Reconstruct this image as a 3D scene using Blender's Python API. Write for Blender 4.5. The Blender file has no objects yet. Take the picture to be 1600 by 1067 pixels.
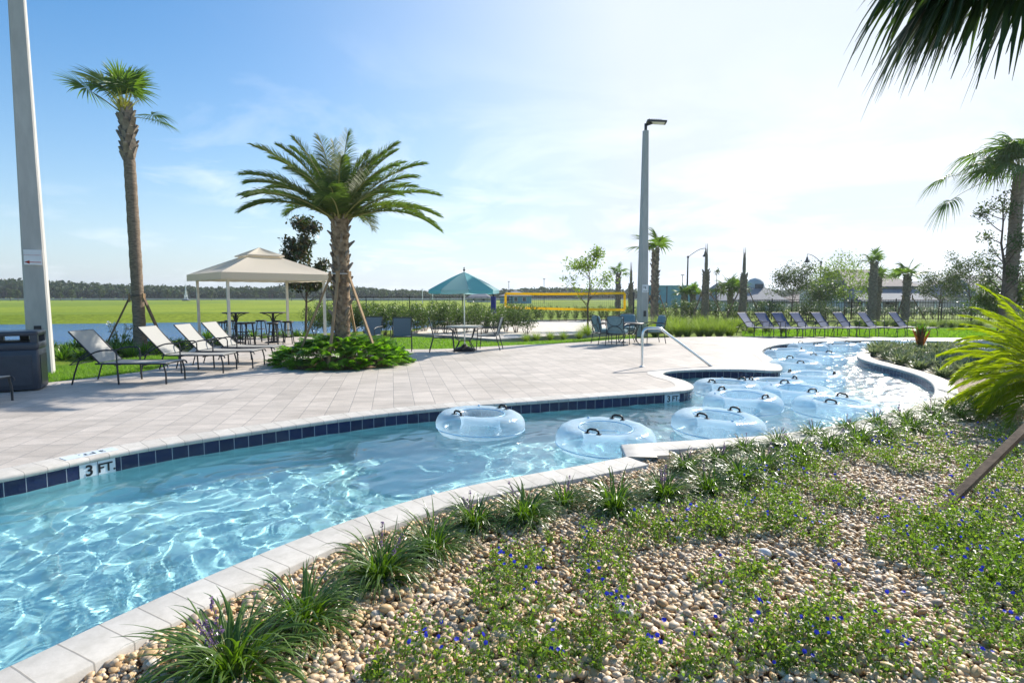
import bpy, math, random
import numpy as np
from mathutils import Vector, Matrix, noise
from mathutils.geometry import tessellate_polygon
# ------------------------------------------------------------------ camera, sky, sun
SC = bpy.context.scene
COL = SC.collection
PI = math.pi
R = math.radians
F_PX = 889.0; PITCH = R(4.62); CAMH = 1.6
cam = bpy.data.cameras.new('camera'); cam_o = bpy.data.objects.new('camera', cam); COL.objects.link(cam_o)
cam.sensor_width = 36; cam.lens = 36*F_PX/1600; cam.clip_end = 5000; cam.clip_start = 0.05
cam_o.location = (0, 0, CAMH); cam_o.rotation_euler = (R(90)-PITCH, 0, 0)
SC.camera = cam_o
SUN_AZ, SUN_EL = R(41), R(33)
SUND = Vector((math.sin(SUN_AZ)*math.cos(SUN_EL), math.cos(SUN_AZ)*math.cos(SUN_EL), math.sin(SUN_EL)))
world = bpy.data.worlds.new('World'); SC.world = world; world.use_nodes = True
def build_world():
    nt = world.node_tree; N = nt.nodes; L = nt.links
    bg = N['Background']
    sky = N.new('ShaderNodeTexSky'); sky.sky_type = 'NISHITA'; sky.sun_disc = False
    sky.sun_elevation = SUN_EL; sky.sun_rotation = SUN_AZ
    sky.air_density = 1.1; sky.dust_density = 0.35; sky.ozone_density = 2.2; sky.altitude = 0
    tc = N.new('ShaderNodeTexCoord')
    sep = N.new('ShaderNodeSeparateXYZ'); L.new(tc.outputs['Generated'], sep.inputs[0])
    def m(op, a, b=None, clamp=False):
        n = N.new('ShaderNodeMath'); n.operation = op; n.use_clamp = clamp
        for i, v in enumerate((a, b)):
            if v is None: continue
            if hasattr(v, 'node'): L.new(v, n.inputs[i])
            else: n.inputs[i].default_value = v
        return n.outputs[0]
    z = sep.outputs[2]
    zz = m('ADD', m('MAXIMUM', z, 0.0), 0.12)
    cx = m('DIVIDE', sep.outputs[0], zz); cy = m('DIVIDE', sep.outputs[1], zz)
    comb = N.new('ShaderNodeCombineXYZ'); L.new(cx, comb.inputs[0]); L.new(cy, comb.inputs[1])
    n1 = N.new('ShaderNodeTexNoise'); L.new(comb.outputs[0], n1.inputs['Vector'])
    n1.inputs['Scale'].default_value = 1.1; n1.inputs['Detail'].default_value = 8; n1.inputs['Roughness'].default_value = .6
    n1.inputs['Distortion'].default_value = .5
    # milky haze: thick at the horizon and around the sun's side of the sky
    sd = m('ADD', m('ADD', m('MULTIPLY', sep.outputs[0], SUND[0]), m('MULTIPLY', sep.outputs[1], SUND[1])), m('MULTIPLY', z, SUND[2]))
    sdn = m('MULTIPLY', m('ADD', sd, 0.10), 1.0, True)
    glow = m('POWER', sdn, 4.6)
    hz = m('POWER', m('SUBTRACT', 1.0, m('MAXIMUM', z, 0.0), True), 4.3)
    hazef = m('ADD', m('MULTIPLY', glow, 1.0), m('MULTIPLY', hz, 0.75), True)
    hz_mix = N.new('ShaderNodeMix'); hz_mix.data_type = 'RGBA'; L.new(hazef, hz_mix.inputs['Factor'])
    sat = N.new('ShaderNodeHueSaturation'); sat.inputs['Saturation'].default_value = 1.45; sat.inputs['Value'].default_value = 1.3; L.new(sky.outputs[0], sat.inputs['Color']); L.new(sat.outputs[0], hz_mix.inputs['A'])
    hcol = N.new('ShaderNodeMix'); hcol.data_type = 'RGBA'; L.new(sdn, hcol.inputs['Factor']); hcol.inputs['A'].default_value = (3.6, 4.8, 6.7, 1); hcol.inputs['B'].default_value = (6.1, 6.8, 7.8, 1)
    L.new(hcol.outputs['Result'], hz_mix.inputs['B'])
    # thin cirrus in the middle and right of the view, small puffs low down
    thr = m('SUBTRACT', 0.68, m('MULTIPLY', sdn, 0.27))
    cl = m('MULTIPLY', m('SUBTRACT', n1.outputs[0], thr), 3.2, True)
    low = m('MULTIPLY', m('SUBTRACT', 0.42, z), 3.4, True)
    cl = m('MULTIPLY', cl, low)
    mp = N.new('ShaderNodeMapping'); L.new(tc.outputs['Generated'], mp.inputs[0]); mp.inputs['Scale'].default_value = (7, 7, 24)
    n2 = N.new('ShaderNodeTexNoise'); L.new(mp.outputs[0], n2.inputs['Vector']); n2.inputs['Scale'].default_value = 1.3; n2.inputs['Detail'].default_value = 6
    pf = m('MULTIPLY', m('SUBTRACT', n2.outputs[0], 0.56), 5.0, True)
    pf = m('MULTIPLY', pf, m('MULTIPLY', m('SUBTRACT', 0.17, z), 8.0, True))
    cl = m('MAXIMUM', m('MULTIPLY', cl, 0.8), m('MULTIPLY', pf, 0.5))
    mix = N.new('ShaderNodeMix'); mix.data_type = 'RGBA'; L.new(cl, mix.inputs['Factor']); L.new(hz_mix.outputs['Result'], mix.inputs['A'])
    mix.inputs['B'].default_value = (9.6, 9.9, 10.3, 1)
    hs = N.new('ShaderNodeHueSaturation'); hs.inputs['Saturation'].default_value = 1.0
    L.new(mix.outputs['Result'], hs.inputs['Color'])
    L.new(hs.outputs[0], bg.inputs[0]); bg.inputs[1].default_value = 0.083
build_world()
sun = bpy.data.lights.new('sun', 'SUN'); sun_o = bpy.data.objects.new('sun', sun); COL.objects.link(sun_o)
sun.energy = 4.7; sun.angle = R(.53); sun.color = (1, .94, .85); sun.cycles.is_caustics_light = True
SUND = Vector((math.sin(SUN_AZ)*math.cos(SUN_EL), math.cos(SUN_AZ)*math.cos(SUN_EL), math.sin(SUN_EL)))
sun_o.rotation_euler = SUND.to_track_quat('Z', 'Y').to_euler(); sun_o.location = (10, 8, 12)
SC.view_settings.view_transform = 'Standard'; SC.view_settings.look = 'None'; SC.view_settings.exposure = 0.73; SC.view_settings.gamma = 1
SC.cycles.use_denoising = True; SC.cycles.max_bounces = 10; SC.cycles.transparent_max_bounces = 24
SC.cycles.sample_clamp_indirect = 6

# ------------------------------------------------------------------ helpers
def G(px, py, z=0.0):
    """point of the world at height z that the photograph shows at (px, py)"""
    a = (px-800)/F_PX; c = -(py-533.5)/F_PX
    d = (a, math.cos(PITCH)+c*math.sin(PITCH), -math.sin(PITCH)+c*math.cos(PITCH))
    t = (z-CAMH)/d[2]
    return np.array((d[0]*t, d[1]*t, z))
def GD(px, py, Y):
    """point at depth Y seen at (px, py)"""
    a = (px-800)/F_PX; c = -(py-533.5)/F_PX
    d = (a, math.cos(PITCH)+c*math.sin(PITCH), -math.sin(PITCH)+c*math.cos(PITCH))
    t = Y/d[1]
    return np.array((d[0]*t, Y, CAMH+d[2]*t))
def A(*v): return np.array(v, float)
def nrm(v): v = np.asarray(v, float); return v/(np.linalg.norm(v)+1e-12)
def nrma(v): return v/(np.linalg.norm(v, axis=-1, keepdims=True)+1e-12)

class MB:
    def __init__(s): s.V = []; s.F = []; s.M = []; s.S = []; s.n = 0
    def add(s, V, F, mi=0, smooth=False):
        V = np.asarray(V, float).reshape(-1, 3); F = np.asarray(F, int)
        s.V.append(V); s.F.append(F+s.n); s.M.append(np.full(len(F), mi)); s.S.append(np.full(len(F), smooth)); s.n += len(V)
    def box(s, c, size, rot=None, mi=0):
        h = np.asarray(size, float)/2
        V = np.array([(x, y, z) for x in (-1, 1) for y in (-1, 1) for z in (-1, 1)])*h
        if rot is not None:
            if np.isscalar(rot): rot = Matrix.Rotation(rot, 3, 'Z')
            V = V@np.array(rot).T
        s.add(V+np.asarray(c), [(0, 1, 3, 2), (4, 6, 7, 5), (0, 4, 5, 1), (2, 3, 7, 6), (0, 2, 6, 4), (1, 5, 7, 3)], mi)
    def bar(s, a, b, w, h=None, mi=0, up=(0, 0, 1)):
        a = np.asarray(a, float); b = np.asarray(b, float); h = h or w
        d = b-a; L = np.linalg.norm(d); d = d/L; u = np.asarray(up, float)
        if abs(d@u) > .98: u = A(1, 0, 0)
        x = nrm(np.cross(d, u)); y = np.cross(x, d)
        s.box((a+b)/2, (L, w, h), np.stack([d, x, y], 1), mi)
    def tube(s, P, r, n=8, mi=0, caps=True, closed=False):
        P = np.asarray(P, float); k = len(P); r = np.full(k, r) if np.isscalar(r) else np.asarray(r, float)
        if closed: T = np.roll(P, -1, 0)-np.roll(P, 1, 0)
        else: T = np.gradient(P, axis=0)
        T = nrma(T); u = A(0, 0, 1) if abs(T[0][2]) < .9 else A(1, 0, 0)
        a = np.arange(n)*2*PI/n; V = []
        x = nrm(np.cross(T[0], u))
        for i in range(k):
            x = nrm(x-T[i]*(x@T[i])); y = np.cross(T[i], x)
            V.append(P[i]+r[i]*(np.cos(a)[:, None]*x+np.sin(a)[:, None]*y))
        V = np.concatenate(V); F = []
        for i in range(k if closed else k-1):
            b0, b1 = i*n, ((i+1) % k)*n
            for j in range(n): F.append((b0+j, b0+(j+1) % n, b1+(j+1) % n, b1+j))
        s.add(V, F, mi, True)
        if caps and not closed:
            for b0, c, fl in ((0, P[0], True), ((k-1)*n, P[-1], False)):
                ring = V[b0:b0+n]; VV = np.vstack([ring, c]); 
                s.add(VV, [((j+1) % n, j, n) if fl else (j, (j+1) % n, n) for j in range(n)], mi, False)
    def lathe(s, prof, n=24, c=(0, 0, 0), mi=0, smooth=True, rot=0):
        a = np.arange(n)*2*PI/n+rot; V = []
        for r, z in prof: V.append(np.stack([r*np.cos(a), r*np.sin(a), np.full(n, z)], 1))
        V = np.concatenate(V)+np.asarray(c); F = []
        for i in range(len(prof)-1):
            for j in range(n): F.append((i*n+j, i*n+(j+1) % n, (i+1)*n+(j+1) % n, (i+1)*n+j))
        s.add(V, F, mi, smooth)
    def ribbons(s, P, W, side, fold=0.0, mi=0, smooth=True):
        """P (N,S,3) centre lines, W (N,S) half widths, side (N,3) or (N,S,3); fold lifts the edges"""
        P = np.asarray(P, float); N, S, _ = P.shape
        side = np.asarray(side, float)
        if side.ndim == 2: side = np.repeat(side[:, None, :], S, 1)
        T = nrma(np.gradient(P, axis=1)); side = nrma(side-T*(side*T).sum(-1, keepdims=True)); up = np.cross(side, T)
        if fold:
            l = P-side*W[..., None]+up*(W*fold)[..., None]; r = P+side*W[..., None]+up*(W*fold)[..., None]
            V = np.stack([l, P, r], 2).reshape(-1, 3); k = 3
        else:
            V = np.stack([P-side*W[..., None], P+side*W[..., None]], 2).reshape(-1, 3); k = 2
        base = (np.arange(N)*S*k)[:, None, None]+(np.arange(S-1)*k)[None, :, None]+np.arange(k-1)[None, None, :]
        b = base.reshape(-1)
        s.add(V, np.stack([b, b+1, b+k+1, b+k], 1), mi, smooth)
    def leaves(s, C, a, b, mi=0):
        """rhombic leaves: centres C, half length vectors a, half width vectors b"""
        N = len(C); V = np.stack([C-a, C+b-a*.1, C+a, C-b-a*.1], 1).reshape(-1, 3)
        i = np.arange(N)*4; s.add(V, np.stack([i, i+1, i+2, i+3], 1), mi)
    def merged(s, o, M=None, off=(0, 0, 0), mi=None):
        for V, F, m, sm in zip(o.V, o.F, o.M, o.S):
            pass
    def build(s, name, mats, parent=None, loc=None, rotz=0):
        me = bpy.data.meshes.new(name)
        if s.n:
            V = np.concatenate(s.V).astype(np.float32)
            if loc is not None and parent is None: V = V-np.asarray(loc, np.float32)
            lt = np.concatenate([np.full(len(F), F.shape[1]) for F in s.F]); li = np.concatenate([F.reshape(-1) for F in s.F])
            me.vertices.add(len(V)); me.vertices.foreach_set('co', V.reshape(-1))
            me.loops.add(len(li)); me.loops.foreach_set('vertex_index', li.astype(np.int32))
            me.polygons.add(len(lt)); me.polygons.foreach_set('loop_start', (np.cumsum(lt)-lt).astype(np.int32))
            me.polygons.foreach_set('material_index', np.concatenate(s.M).astype(np.int32))
            me.polygons.foreach_set('use_smooth', np.concatenate(s.S).astype(bool))
            me.update(calc_edges=True)
        for m in (mats if isinstance(mats, (list, tuple)) else [mats]): me.materials.append(m)
        o = bpy.data.objects.new(name, me); COL.objects.link(o)
        if parent is not None: o.parent = parent
        elif loc is not None: o.location = tuple(float(x) for x in loc)
        return o
def tag(o, label=None, cat=None, group=None, kind=None):
    if label: o['label'] = label
    if cat: o['category'] = cat
    if group: o['group'] = group
    if kind: o['kind'] = kind
    return o
def thing(name, label, cat, loc=(0, 0, 0), rotz=0, group=None):
    o = bpy.data.objects.new(name, None); COL.objects.link(o); o.empty_display_size = .1
    o.location = tuple(float(x) for x in loc); o.rotation_euler = (0, 0, rotz)
    return tag(o, label, cat, group)
def dup(root, loc, rotz=0, label=None, scale=None, skip=()):
    def cp(o, par):
        c = o.copy(); COL.objects.link(c)
        if par is not None: c.parent = par
        for ch in o.children:
            if ch.name.split('.')[0] not in skip: cp(ch, c)
        return c
    kids = list(root.children)
    r = root.copy(); COL.objects.link(r)
    for ch in kids:
        if ch.name.split('.')[0] not in skip: cp(ch, r)
    r.location = tuple(float(x) for x in loc); r.rotation_euler = (0, 0, rotz)
    if scale is not None: r.scale = (scale,)*3 if np.isscalar(scale) else scale
    if label: r['label'] = label
    return r
def put(root, loc, rotz=0, label=None, scale=None):
    root.location = tuple(float(x) for x in loc); root.rotation_euler = (0, 0, rotz)
    if scale is not None: root.scale = (scale,)*3 if np.isscalar(scale) else scale
    if label: root['label'] = label
    return root
def ordinal(i):
    return ['first', 'second', 'third', 'fourth', 'fifth', 'sixth', 'seventh', 'eighth', 'ninth', 'tenth', 'eleventh', 'twelfth',
            'thirteenth', 'fourteenth', 'fifteenth', 'sixteenth', 'seventeenth', 'eighteenth', 'nineteenth', 'twentieth', 'twenty-first',
            'twenty-second', 'twenty-third', 'twenty-fourth', 'twenty-fifth', 'twenty-sixth', 'twenty-seventh', 'twenty-eighth',
            'twenty-ninth', 'thirtieth', 'thirty-first', 'thirty-second', 'thirty-third', 'thirty-fourth', 'thirty-fifth', 'thirty-sixth',
            'thirty-seventh', 'thirty-eighth', 'thirty-ninth', 'fortieth'][i]

# ------------------------------------------------------------------ materials
def _nt(name):
    m = bpy.data.materials.new(name); m.use_nodes = True; nt = m.node_tree
    return m, nt, nt.nodes['Principled BSDF'], nt.nodes['Material Output']
def ramp(nt, fac, stops):
    r = nt.nodes.new('ShaderNodeValToRGB'); nt.links.new(fac, r.inputs[0]); e = r.color_ramp.elements
    while len(e) < len(stops): e.new(.5)
    for el, (p, c) in zip(e, stops): el.position = p; el.color = (*c, 1)
    return r.outputs[0]
def vec(nt, kind='Object', scale=None, rot=None):
    tc = nt.nodes.new('ShaderNodeTexCoord'); v = tc.outputs[kind]
    if kind == 'World':
        pass
    if scale is not None or rot is not None:
        mp = nt.nodes.new('ShaderNodeMapping'); nt.links.new(v, mp.inputs[0]); v = mp.outputs[0]
        if scale is not None: mp.inputs['Scale'].default_value = scale
        if rot is not None: mp.inputs['Rotation'].default_value = rot
    return v
def tex(nt, v, scale, detail=4, rough=.55, dist=0, kind='Noise'):
    n = nt.nodes.new('ShaderNodeTex'+kind); nt.links.new(v, n.inputs['Vector']); n.inputs['Scale'].default_value = scale
    if kind == 'Noise':
        n.inputs['Detail'].default_value = detail; n.inputs['Roughness'].default_value = rough; n.inputs['Distortion'].default_value = dist
    return n
def mixc(nt, f, a, b, mode='MIX'):
    n = nt.nodes.new('ShaderNodeMix'); n.data_type = 'RGBA'; n.blend_type = mode
    for k, v in (('Factor', f), ('A', a), ('B', b)):
        if hasattr(v, 'node'): nt.links.new(v, n.inputs[k])
        elif k == 'Factor': n.inputs['Factor'].default_value = v
        else: n.inputs[k].default_value = (*v, 1)
    return n.outputs['Result']
def mth(nt, op, a, b=None, clamp=False):
    n = nt.nodes.new('ShaderNodeMath'); n.operation = op; n.use_clamp = clamp
    for i, v in enumerate((a, b)):
        if v is None: continue
        if hasattr(v, 'node'): nt.links.new(v, n.inputs[i])
        else: n.inputs[i].default_value = v
    return n.outputs[0]
def bump(nt, b, h, strength, dist=.01):
    n = nt.nodes.new('ShaderNodeBump'); n.inputs['Strength'].default_value = strength; n.inputs['Distance'].default_value = dist
    nt.links.new(h, n.inputs['Height']); nt.links.new(n.outputs[0], b.inputs['Normal']); return n
def mat(name, c, c2=None, scale=6, rough=.6, spec=.4, metal=0, bs=None, bd=.004, stretch=None):
    m, nt, b, o = _nt(name)
    b.inputs['Roughness'].default_value = rough; b.inputs['Metallic'].default_value = metal; b.inputs['Specular IOR Level'].default_value = spec
    v = vec(nt, 'Object', stretch)
    if c2 is None: c2 = tuple(x*.82 for x in c)
    n = tex(nt, v, scale, 6, .6)
    nt.links.new(ramp(nt, n.outputs[0], [(.35, c2), (.65, c)]), b.inputs['Base Color'])
    if bs: bump(nt, b, tex(nt, v, bs, 5).outputs[0], .6, bd)
    return m
def leafmat(name, cols, rough=.45, transl=.4, tcol=None, spec=.4):
    m, nt, b, o = _nt(name)
    g = nt.nodes.new('ShaderNodeNewGeometry')
    k = len(cols); col = ramp(nt, g.outputs['Random Per Island'], [(i/(k-1), c) for i, c in enumerate(cols)])
    n = tex(nt, vec(nt, 'Object'), 1.7, 3)
    col = mixc(nt, n.outputs[0], mixc(nt, 1.0, col, (.72, .74, .7), 'MULTIPLY'), mixc(nt, 1.0, col, (1.25, 1.22, 1.1), 'MULTIPLY'))
    nt.links.new(col, b.inputs['Base Color']); b.inputs['Roughness'].default_value = rough; b.inputs['Specular IOR Level'].default_value = spec
    t = nt.nodes.new('ShaderNodeBsdfTranslucent')
    tc = mixc(nt, 1.0, col, tcol or (1.9, 2.3, .7), 'MULTIPLY'); nt.links.new(tc, t.inputs['Color'])
    mx = nt.nodes.new('ShaderNodeMixShader'); mx.inputs[0].default_value = transl
    nt.links.new(b.outputs[0], mx.inputs[1]); nt.links.new(t.outputs[0], mx.inputs[2]); nt.links.new(mx.outputs[0], o.inputs[0])
    return m

def make_deck_mat():
    m, nt, b, o = _nt('deck_pavers')
    v = vec(nt, 'Object', None, (0, 0, R(-90-11.9)))
    def brick(c1, c2, mo, ms):
        n = nt.nodes.new('ShaderNodeTexBrick'); nt.links.new(v, n.inputs['Vector'])
        n.inputs['Color1'].default_value = (*c1, 1); n.inputs['Color2'].default_value = (*c2, 1); n.inputs['Mortar'].default_value = (*mo, 1)
        n.inputs['Scale'].default_value = 1; n.inputs['Brick Width'].default_value = .46; n.inputs['Row Height'].default_value = .305
        n.inputs['Mortar Size'].default_value = ms; n.inputs['Mortar Smooth'].default_value = .3; n.offset = .37; n.offset_frequency = 2; n.squash = .67; n.squash_frequency = 3
        return n
    n = brick((.59, .535, .475), (.48, .435, .385), (.33, .31, .29), .006)
    blotch = tex(nt, vec(nt, 'Object', (1, 3, 1)), 2.2, 7, .65)
    col = mixc(nt, 1.0, n.outputs['Color'], ramp(nt, blotch.outputs[0], [(.3, (.80, .79, .78)), (.7, (1.1, 1.07, 1.05))]), 'MULTIPLY')
    big = tex(nt, vec(nt, 'Object'), .55, 8, .7, .6)
    col = mixc(nt, 1.0, col, ramp(nt, big.outputs[0], [(.32, (.84, .83, .81)), (.5, (1, 1, 1)), (.72, (1.05, 1.04, 1.03))]), 'MULTIPLY')
    fine = tex(nt, vec(nt, 'Object'), 60, 4, .7)
    col = mixc(nt, 1.0, col, ramp(nt, fine.outputs[0], [(.3, (.87, .87, .87)), (.7, (1.06, 1.06, 1.06))]), 'MULTIPLY')
    nt.links.new(col, b.inputs['Base Color']); b.inputs['Roughness'].default_value = .62; b.inputs['Specular IOR Level'].default_value = .35
    h = mth(nt, 'ADD', mth(nt, 'MULTIPLY', n.outputs['Fac'], -1.0), mth(nt, 'MULTIPLY', fine.outputs[0], .25))
    bump(nt, b, h, .55, .004)
    return m
def make_coping_mat():
    m, nt, b, o = _nt('coping_stone')
    tc = nt.nodes.new('ShaderNodeTexCoord')
    n = nt.nodes.new('ShaderNodeTexBrick'); nt.links.new(tc.outputs['UV'], n.inputs['Vector'])
    n.inputs['Color1'].default_value = (.60, .57, .52, 1); n.inputs['Color2'].default_value = (.51, .48, .435, 1); n.inputs['Mortar'].default_value = (.32, .3, .27, 1)
    n.inputs['Scale'].default_value = 1; n.inputs['Brick Width'].default_value = .175; n.inputs['Row Height'].default_value = 2.0
    n.inputs['Mortar Size'].default_value = .004; n.inputs['Mortar Smooth'].default_value = .2; n.offset = 0
    s = tex(nt, tc.outputs['Object'], 9, 8, .7)
    col = mixc(nt, 1.0, n.outputs['Color'], ramp(nt, s.outputs[0], [(.3, (.84, .83, .8)), (.65, (1.08, 1.07, 1.06))]), 'MULTIPLY')
    p = tex(nt, tc.outputs['Object'], 140, 3, .6)
    nt.links.new(col, b.inputs['Base Color']); b.inputs['Roughness'].default_value = .7
    bump(nt, b, mth(nt, 'ADD', mth(nt, 'MULTIPLY', n.outputs['Fac'], -1.0), mth(nt, 'MULTIPLY', p.outputs[0], .5)), .6, .003)
    return m
def make_tile_mat():
    m, nt, b, o = _nt('navy_tile')
    tc = nt.nodes.new('ShaderNodeTexCoord')
    n = nt.nodes.new('ShaderNodeTexBrick'); nt.links.new(tc.outputs['UV'], n.inputs['Vector'])
    n.inputs['Color1'].default_value = (.008, .012, .05, 1); n.inputs['Color2'].default_value = (.012, .02, .075, 1); n.inputs['Mortar'].default_value = (.35, .38, .42, 1)
    n.inputs['Scale'].default_value = 1; n.inputs['Brick Width'].default_value = .158; n.inputs['Row Height'].default_value = .158
    n.inputs['Mortar Size'].default_value = .0032; n.offset = 0
    nt.links.new(n.outputs['Color'], b.inputs['Base Color']); b.inputs['Roughness'].default_value = .12
    bump(nt, b, mth(nt, 'MULTIPLY', n.outputs['Fac'], -1.0), .4, .002)
    return m
def make_water_mat():
    m, nt, b, o = _nt('pool_water')
    rf = b; b.inputs['Transmission Weight'].default_value = 1; b.inputs['Roughness'].default_value = 0.0; b.inputs['IOR'].default_value = 1.33; b.inputs['Base Color'].default_value = (.97, 1, 1, 1)
    gl = nt.nodes.new('ShaderNodeBsdfGlossy'); gl.inputs['Roughness'].default_value = .11; fr = nt.nodes.new('ShaderNodeFresnel'); fr.inputs['IOR'].default_value = 1.33
    n = tex(nt, vec(nt, 'Object', (1, 1.6, 1)), 9, 5, .6); bn = nt.nodes.new('ShaderNodeBump'); bn.inputs['Strength'].default_value = .55; bn.inputs['Distance'].default_value = .03
    nt.links.new(n.outputs[0], bn.inputs['Height']); nt.links.new(bn.outputs[0], gl.inputs['Normal'])
    mx = nt.nodes.new('ShaderNodeMixShader'); nt.links.new(mth(nt, 'MULTIPLY', fr.outputs[0], .75), mx.inputs[0]); nt.links.new(rf.outputs[0], mx.inputs[1]); nt.links.new(gl.outputs[0], mx.inputs[2]); nt.links.new(mx.outputs[0], o.inputs[0])
    return m
def make_lake_mat():
    m, nt, b, o = _nt('lake_water')
    b.inputs['Base Color'].default_value = (.03, .15, .42, 1); b.inputs['Specular IOR Level'].default_value = .3; b.inputs['Roughness'].default_value = .12; b.inputs['IOR'].default_value = 1.33
    n = tex(nt, vec(nt, 'Object', (1, 2.5, 1)), 1.6, 6, .65)
    bump(nt, b, n.outputs[0], 1.0, .35)
    return m
def make_lawn_mat(name, a, c, sc=1.0):
    m, nt, b, o = _nt(name)
    v = vec(nt, 'Object')
    n = tex(nt, v, .35*sc, 8, .7); f = tex(nt, v, 22*sc, 5, .75)
    col = mixc(nt, 1.0, ramp(nt, n.outputs[0], [(.3, a), (.68, c)]), ramp(nt, f.outputs[0], [(.3, (.6, .62, .55)), (.7, (1.3, 1.25, 1.2))]), 'MULTIPLY')
    nt.links.new(col, b.inputs['Base Color']); b.inputs['Roughness'].default_value = .9; b.inputs['Specular IOR Level'].default_value = .1
    t = nt.nodes.new('ShaderNodeBsdfTranslucent')
    bump(nt, b, f.outputs[0], 1.0, .06)
    return m
def make_pebble_mat():
    m, nt, b, o = _nt('river_pebble')
    g = nt.nodes.new('ShaderNodeNewGeometry')
    col = ramp(nt, g.outputs['Random Per Island'], [(0, (.40, .25, .12)), (.15, (.58, .40, .20)), (.33, (.70, .52, .30)), (.46, (.42, .31, .21)), (.6, (.68, .55, .39)), (.72, (.36, .30, .24)), (.85, (.58, .40, .22)), (1, (.74, .68, .60))])
    n = tex(nt, vec(nt, 'Object'), 45, 6, .7)
    col = mixc(nt, 1.0, col, ramp(nt, n.outputs[0], [(.3, (.72, .68, .62)), (.7, (1.15, 1.13, 1.1))]), 'MULTIPLY')
    nt.links.new(col, b.inputs['Base Color']); b.inputs['Roughness'].default_value = .55
    bump(nt, b, tex(nt, vec(nt, 'Object'), 160, 4).outputs[0], .35, .002)
    return m
def make_bed_mat():
    m, nt, b, o = _nt('garden_bed_soil')
    v = vec(nt, 'Object')
    vo = tex(nt, v, 26, kind='Voronoi')
    col = ramp(nt, mth(nt, 'FRACT', mth(nt, 'MULTIPLY', vo.outputs['Color'], 3.7)), [(0, (.34, .24, .15)), (.4, (.46, .34, .23)), (.7, (.56, .45, .33)), (1, (.3, .24, .18))])
    d = ramp(nt, vo.outputs['Distance'], [(0, (1.1, 1.1, 1.1)), (.55, (.9, .9, .9)), (.9, (.45, .42, .4))])
    nt.links.new(mixc(nt, 1.0, col, d, 'MULTIPLY'), b.inputs['Base Color']); b.inputs['Roughness'].default_value = .9
    bump(nt, b, mth(nt, 'MULTIPLY', vo.outputs['Distance'], -1.0), 1.0, .03)
    return m
def make_vinyl_mat():
    m, nt, b, o = _nt('clear_vinyl')
    b.inputs['Base Color'].default_value = (.78, .9, .98, 1); b.inputs['Roughness'].default_value = .16; b.inputs['Specular IOR Level'].default_value = .6
    b.inputs['IOR'].default_value = 1.5
    t = nt.nodes.new('ShaderNodeBsdfTransparent'); t.inputs[0].default_value = (.86, .95, 1, 1)
    tr = nt.nodes.new('ShaderNodeBsdfTranslucent'); tr.inputs[0].default_value = (.8, .93, 1, 1)
    m1 = nt.nodes.new('ShaderNodeMixShader'); m1.inputs[0].default_value = .4
    nt.links.new(b.outputs[0], m1.inputs[1]); nt.links.new(tr.outputs[0], m1.inputs[2])
    lw = nt.nodes.new('ShaderNodeLayerWeight'); lw.inputs[0].default_value = .35
    f = mth(nt, 'ADD', mth(nt, 'MULTIPLY', lw.outputs['Facing'], .6), .22, True)
    n = tex(nt, vec(nt, 'Object'), 5, 4, .6)
    bn = nt.nodes.new('ShaderNodeBump'); bn.inputs['Strength'].default_value = .6; bn.inputs['Distance'].default_value = .03
    nt.links.new(n.outputs[0], bn.inputs['Height']); nt.links.new(bn.outputs[0], b.inputs['Normal'])
    mx = nt.nodes.new('ShaderNodeMixShader'); nt.links.new(f, mx.inputs[0]); nt.links.new(t.outputs[0], mx.inputs[1]); nt.links.new(m1.outputs[0], mx.inputs[2])
    nt.links.new(mx.outputs[0], o.inputs[0])
    return m
def make_sling(name, c, tr=.3):
    m, nt, b, o = _nt(name)
    n = tex(nt, vec(nt, 'Object', (1, 1, 1)), 260, 2)
    nt.links.new(ramp(nt, n.outputs[0], [(.35, tuple(x*.85 for x in c)), (.65, c)]), b.inputs['Base Color']); b.inputs['Roughness'].default_value = .7
    t = nt.nodes.new('ShaderNodeBsdfTranslucent'); t.inputs[0].default_value = (*c, 1)
    mx = nt.nodes.new('ShaderNodeMixShader'); mx.inputs[0].default_value = tr
    nt.links.new(b.outputs[0], mx.inputs[1]); nt.links.new(t.outputs[0], mx.inputs[2]); nt.links.new(mx.outputs[0], o.inputs[0])
    return m
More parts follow.
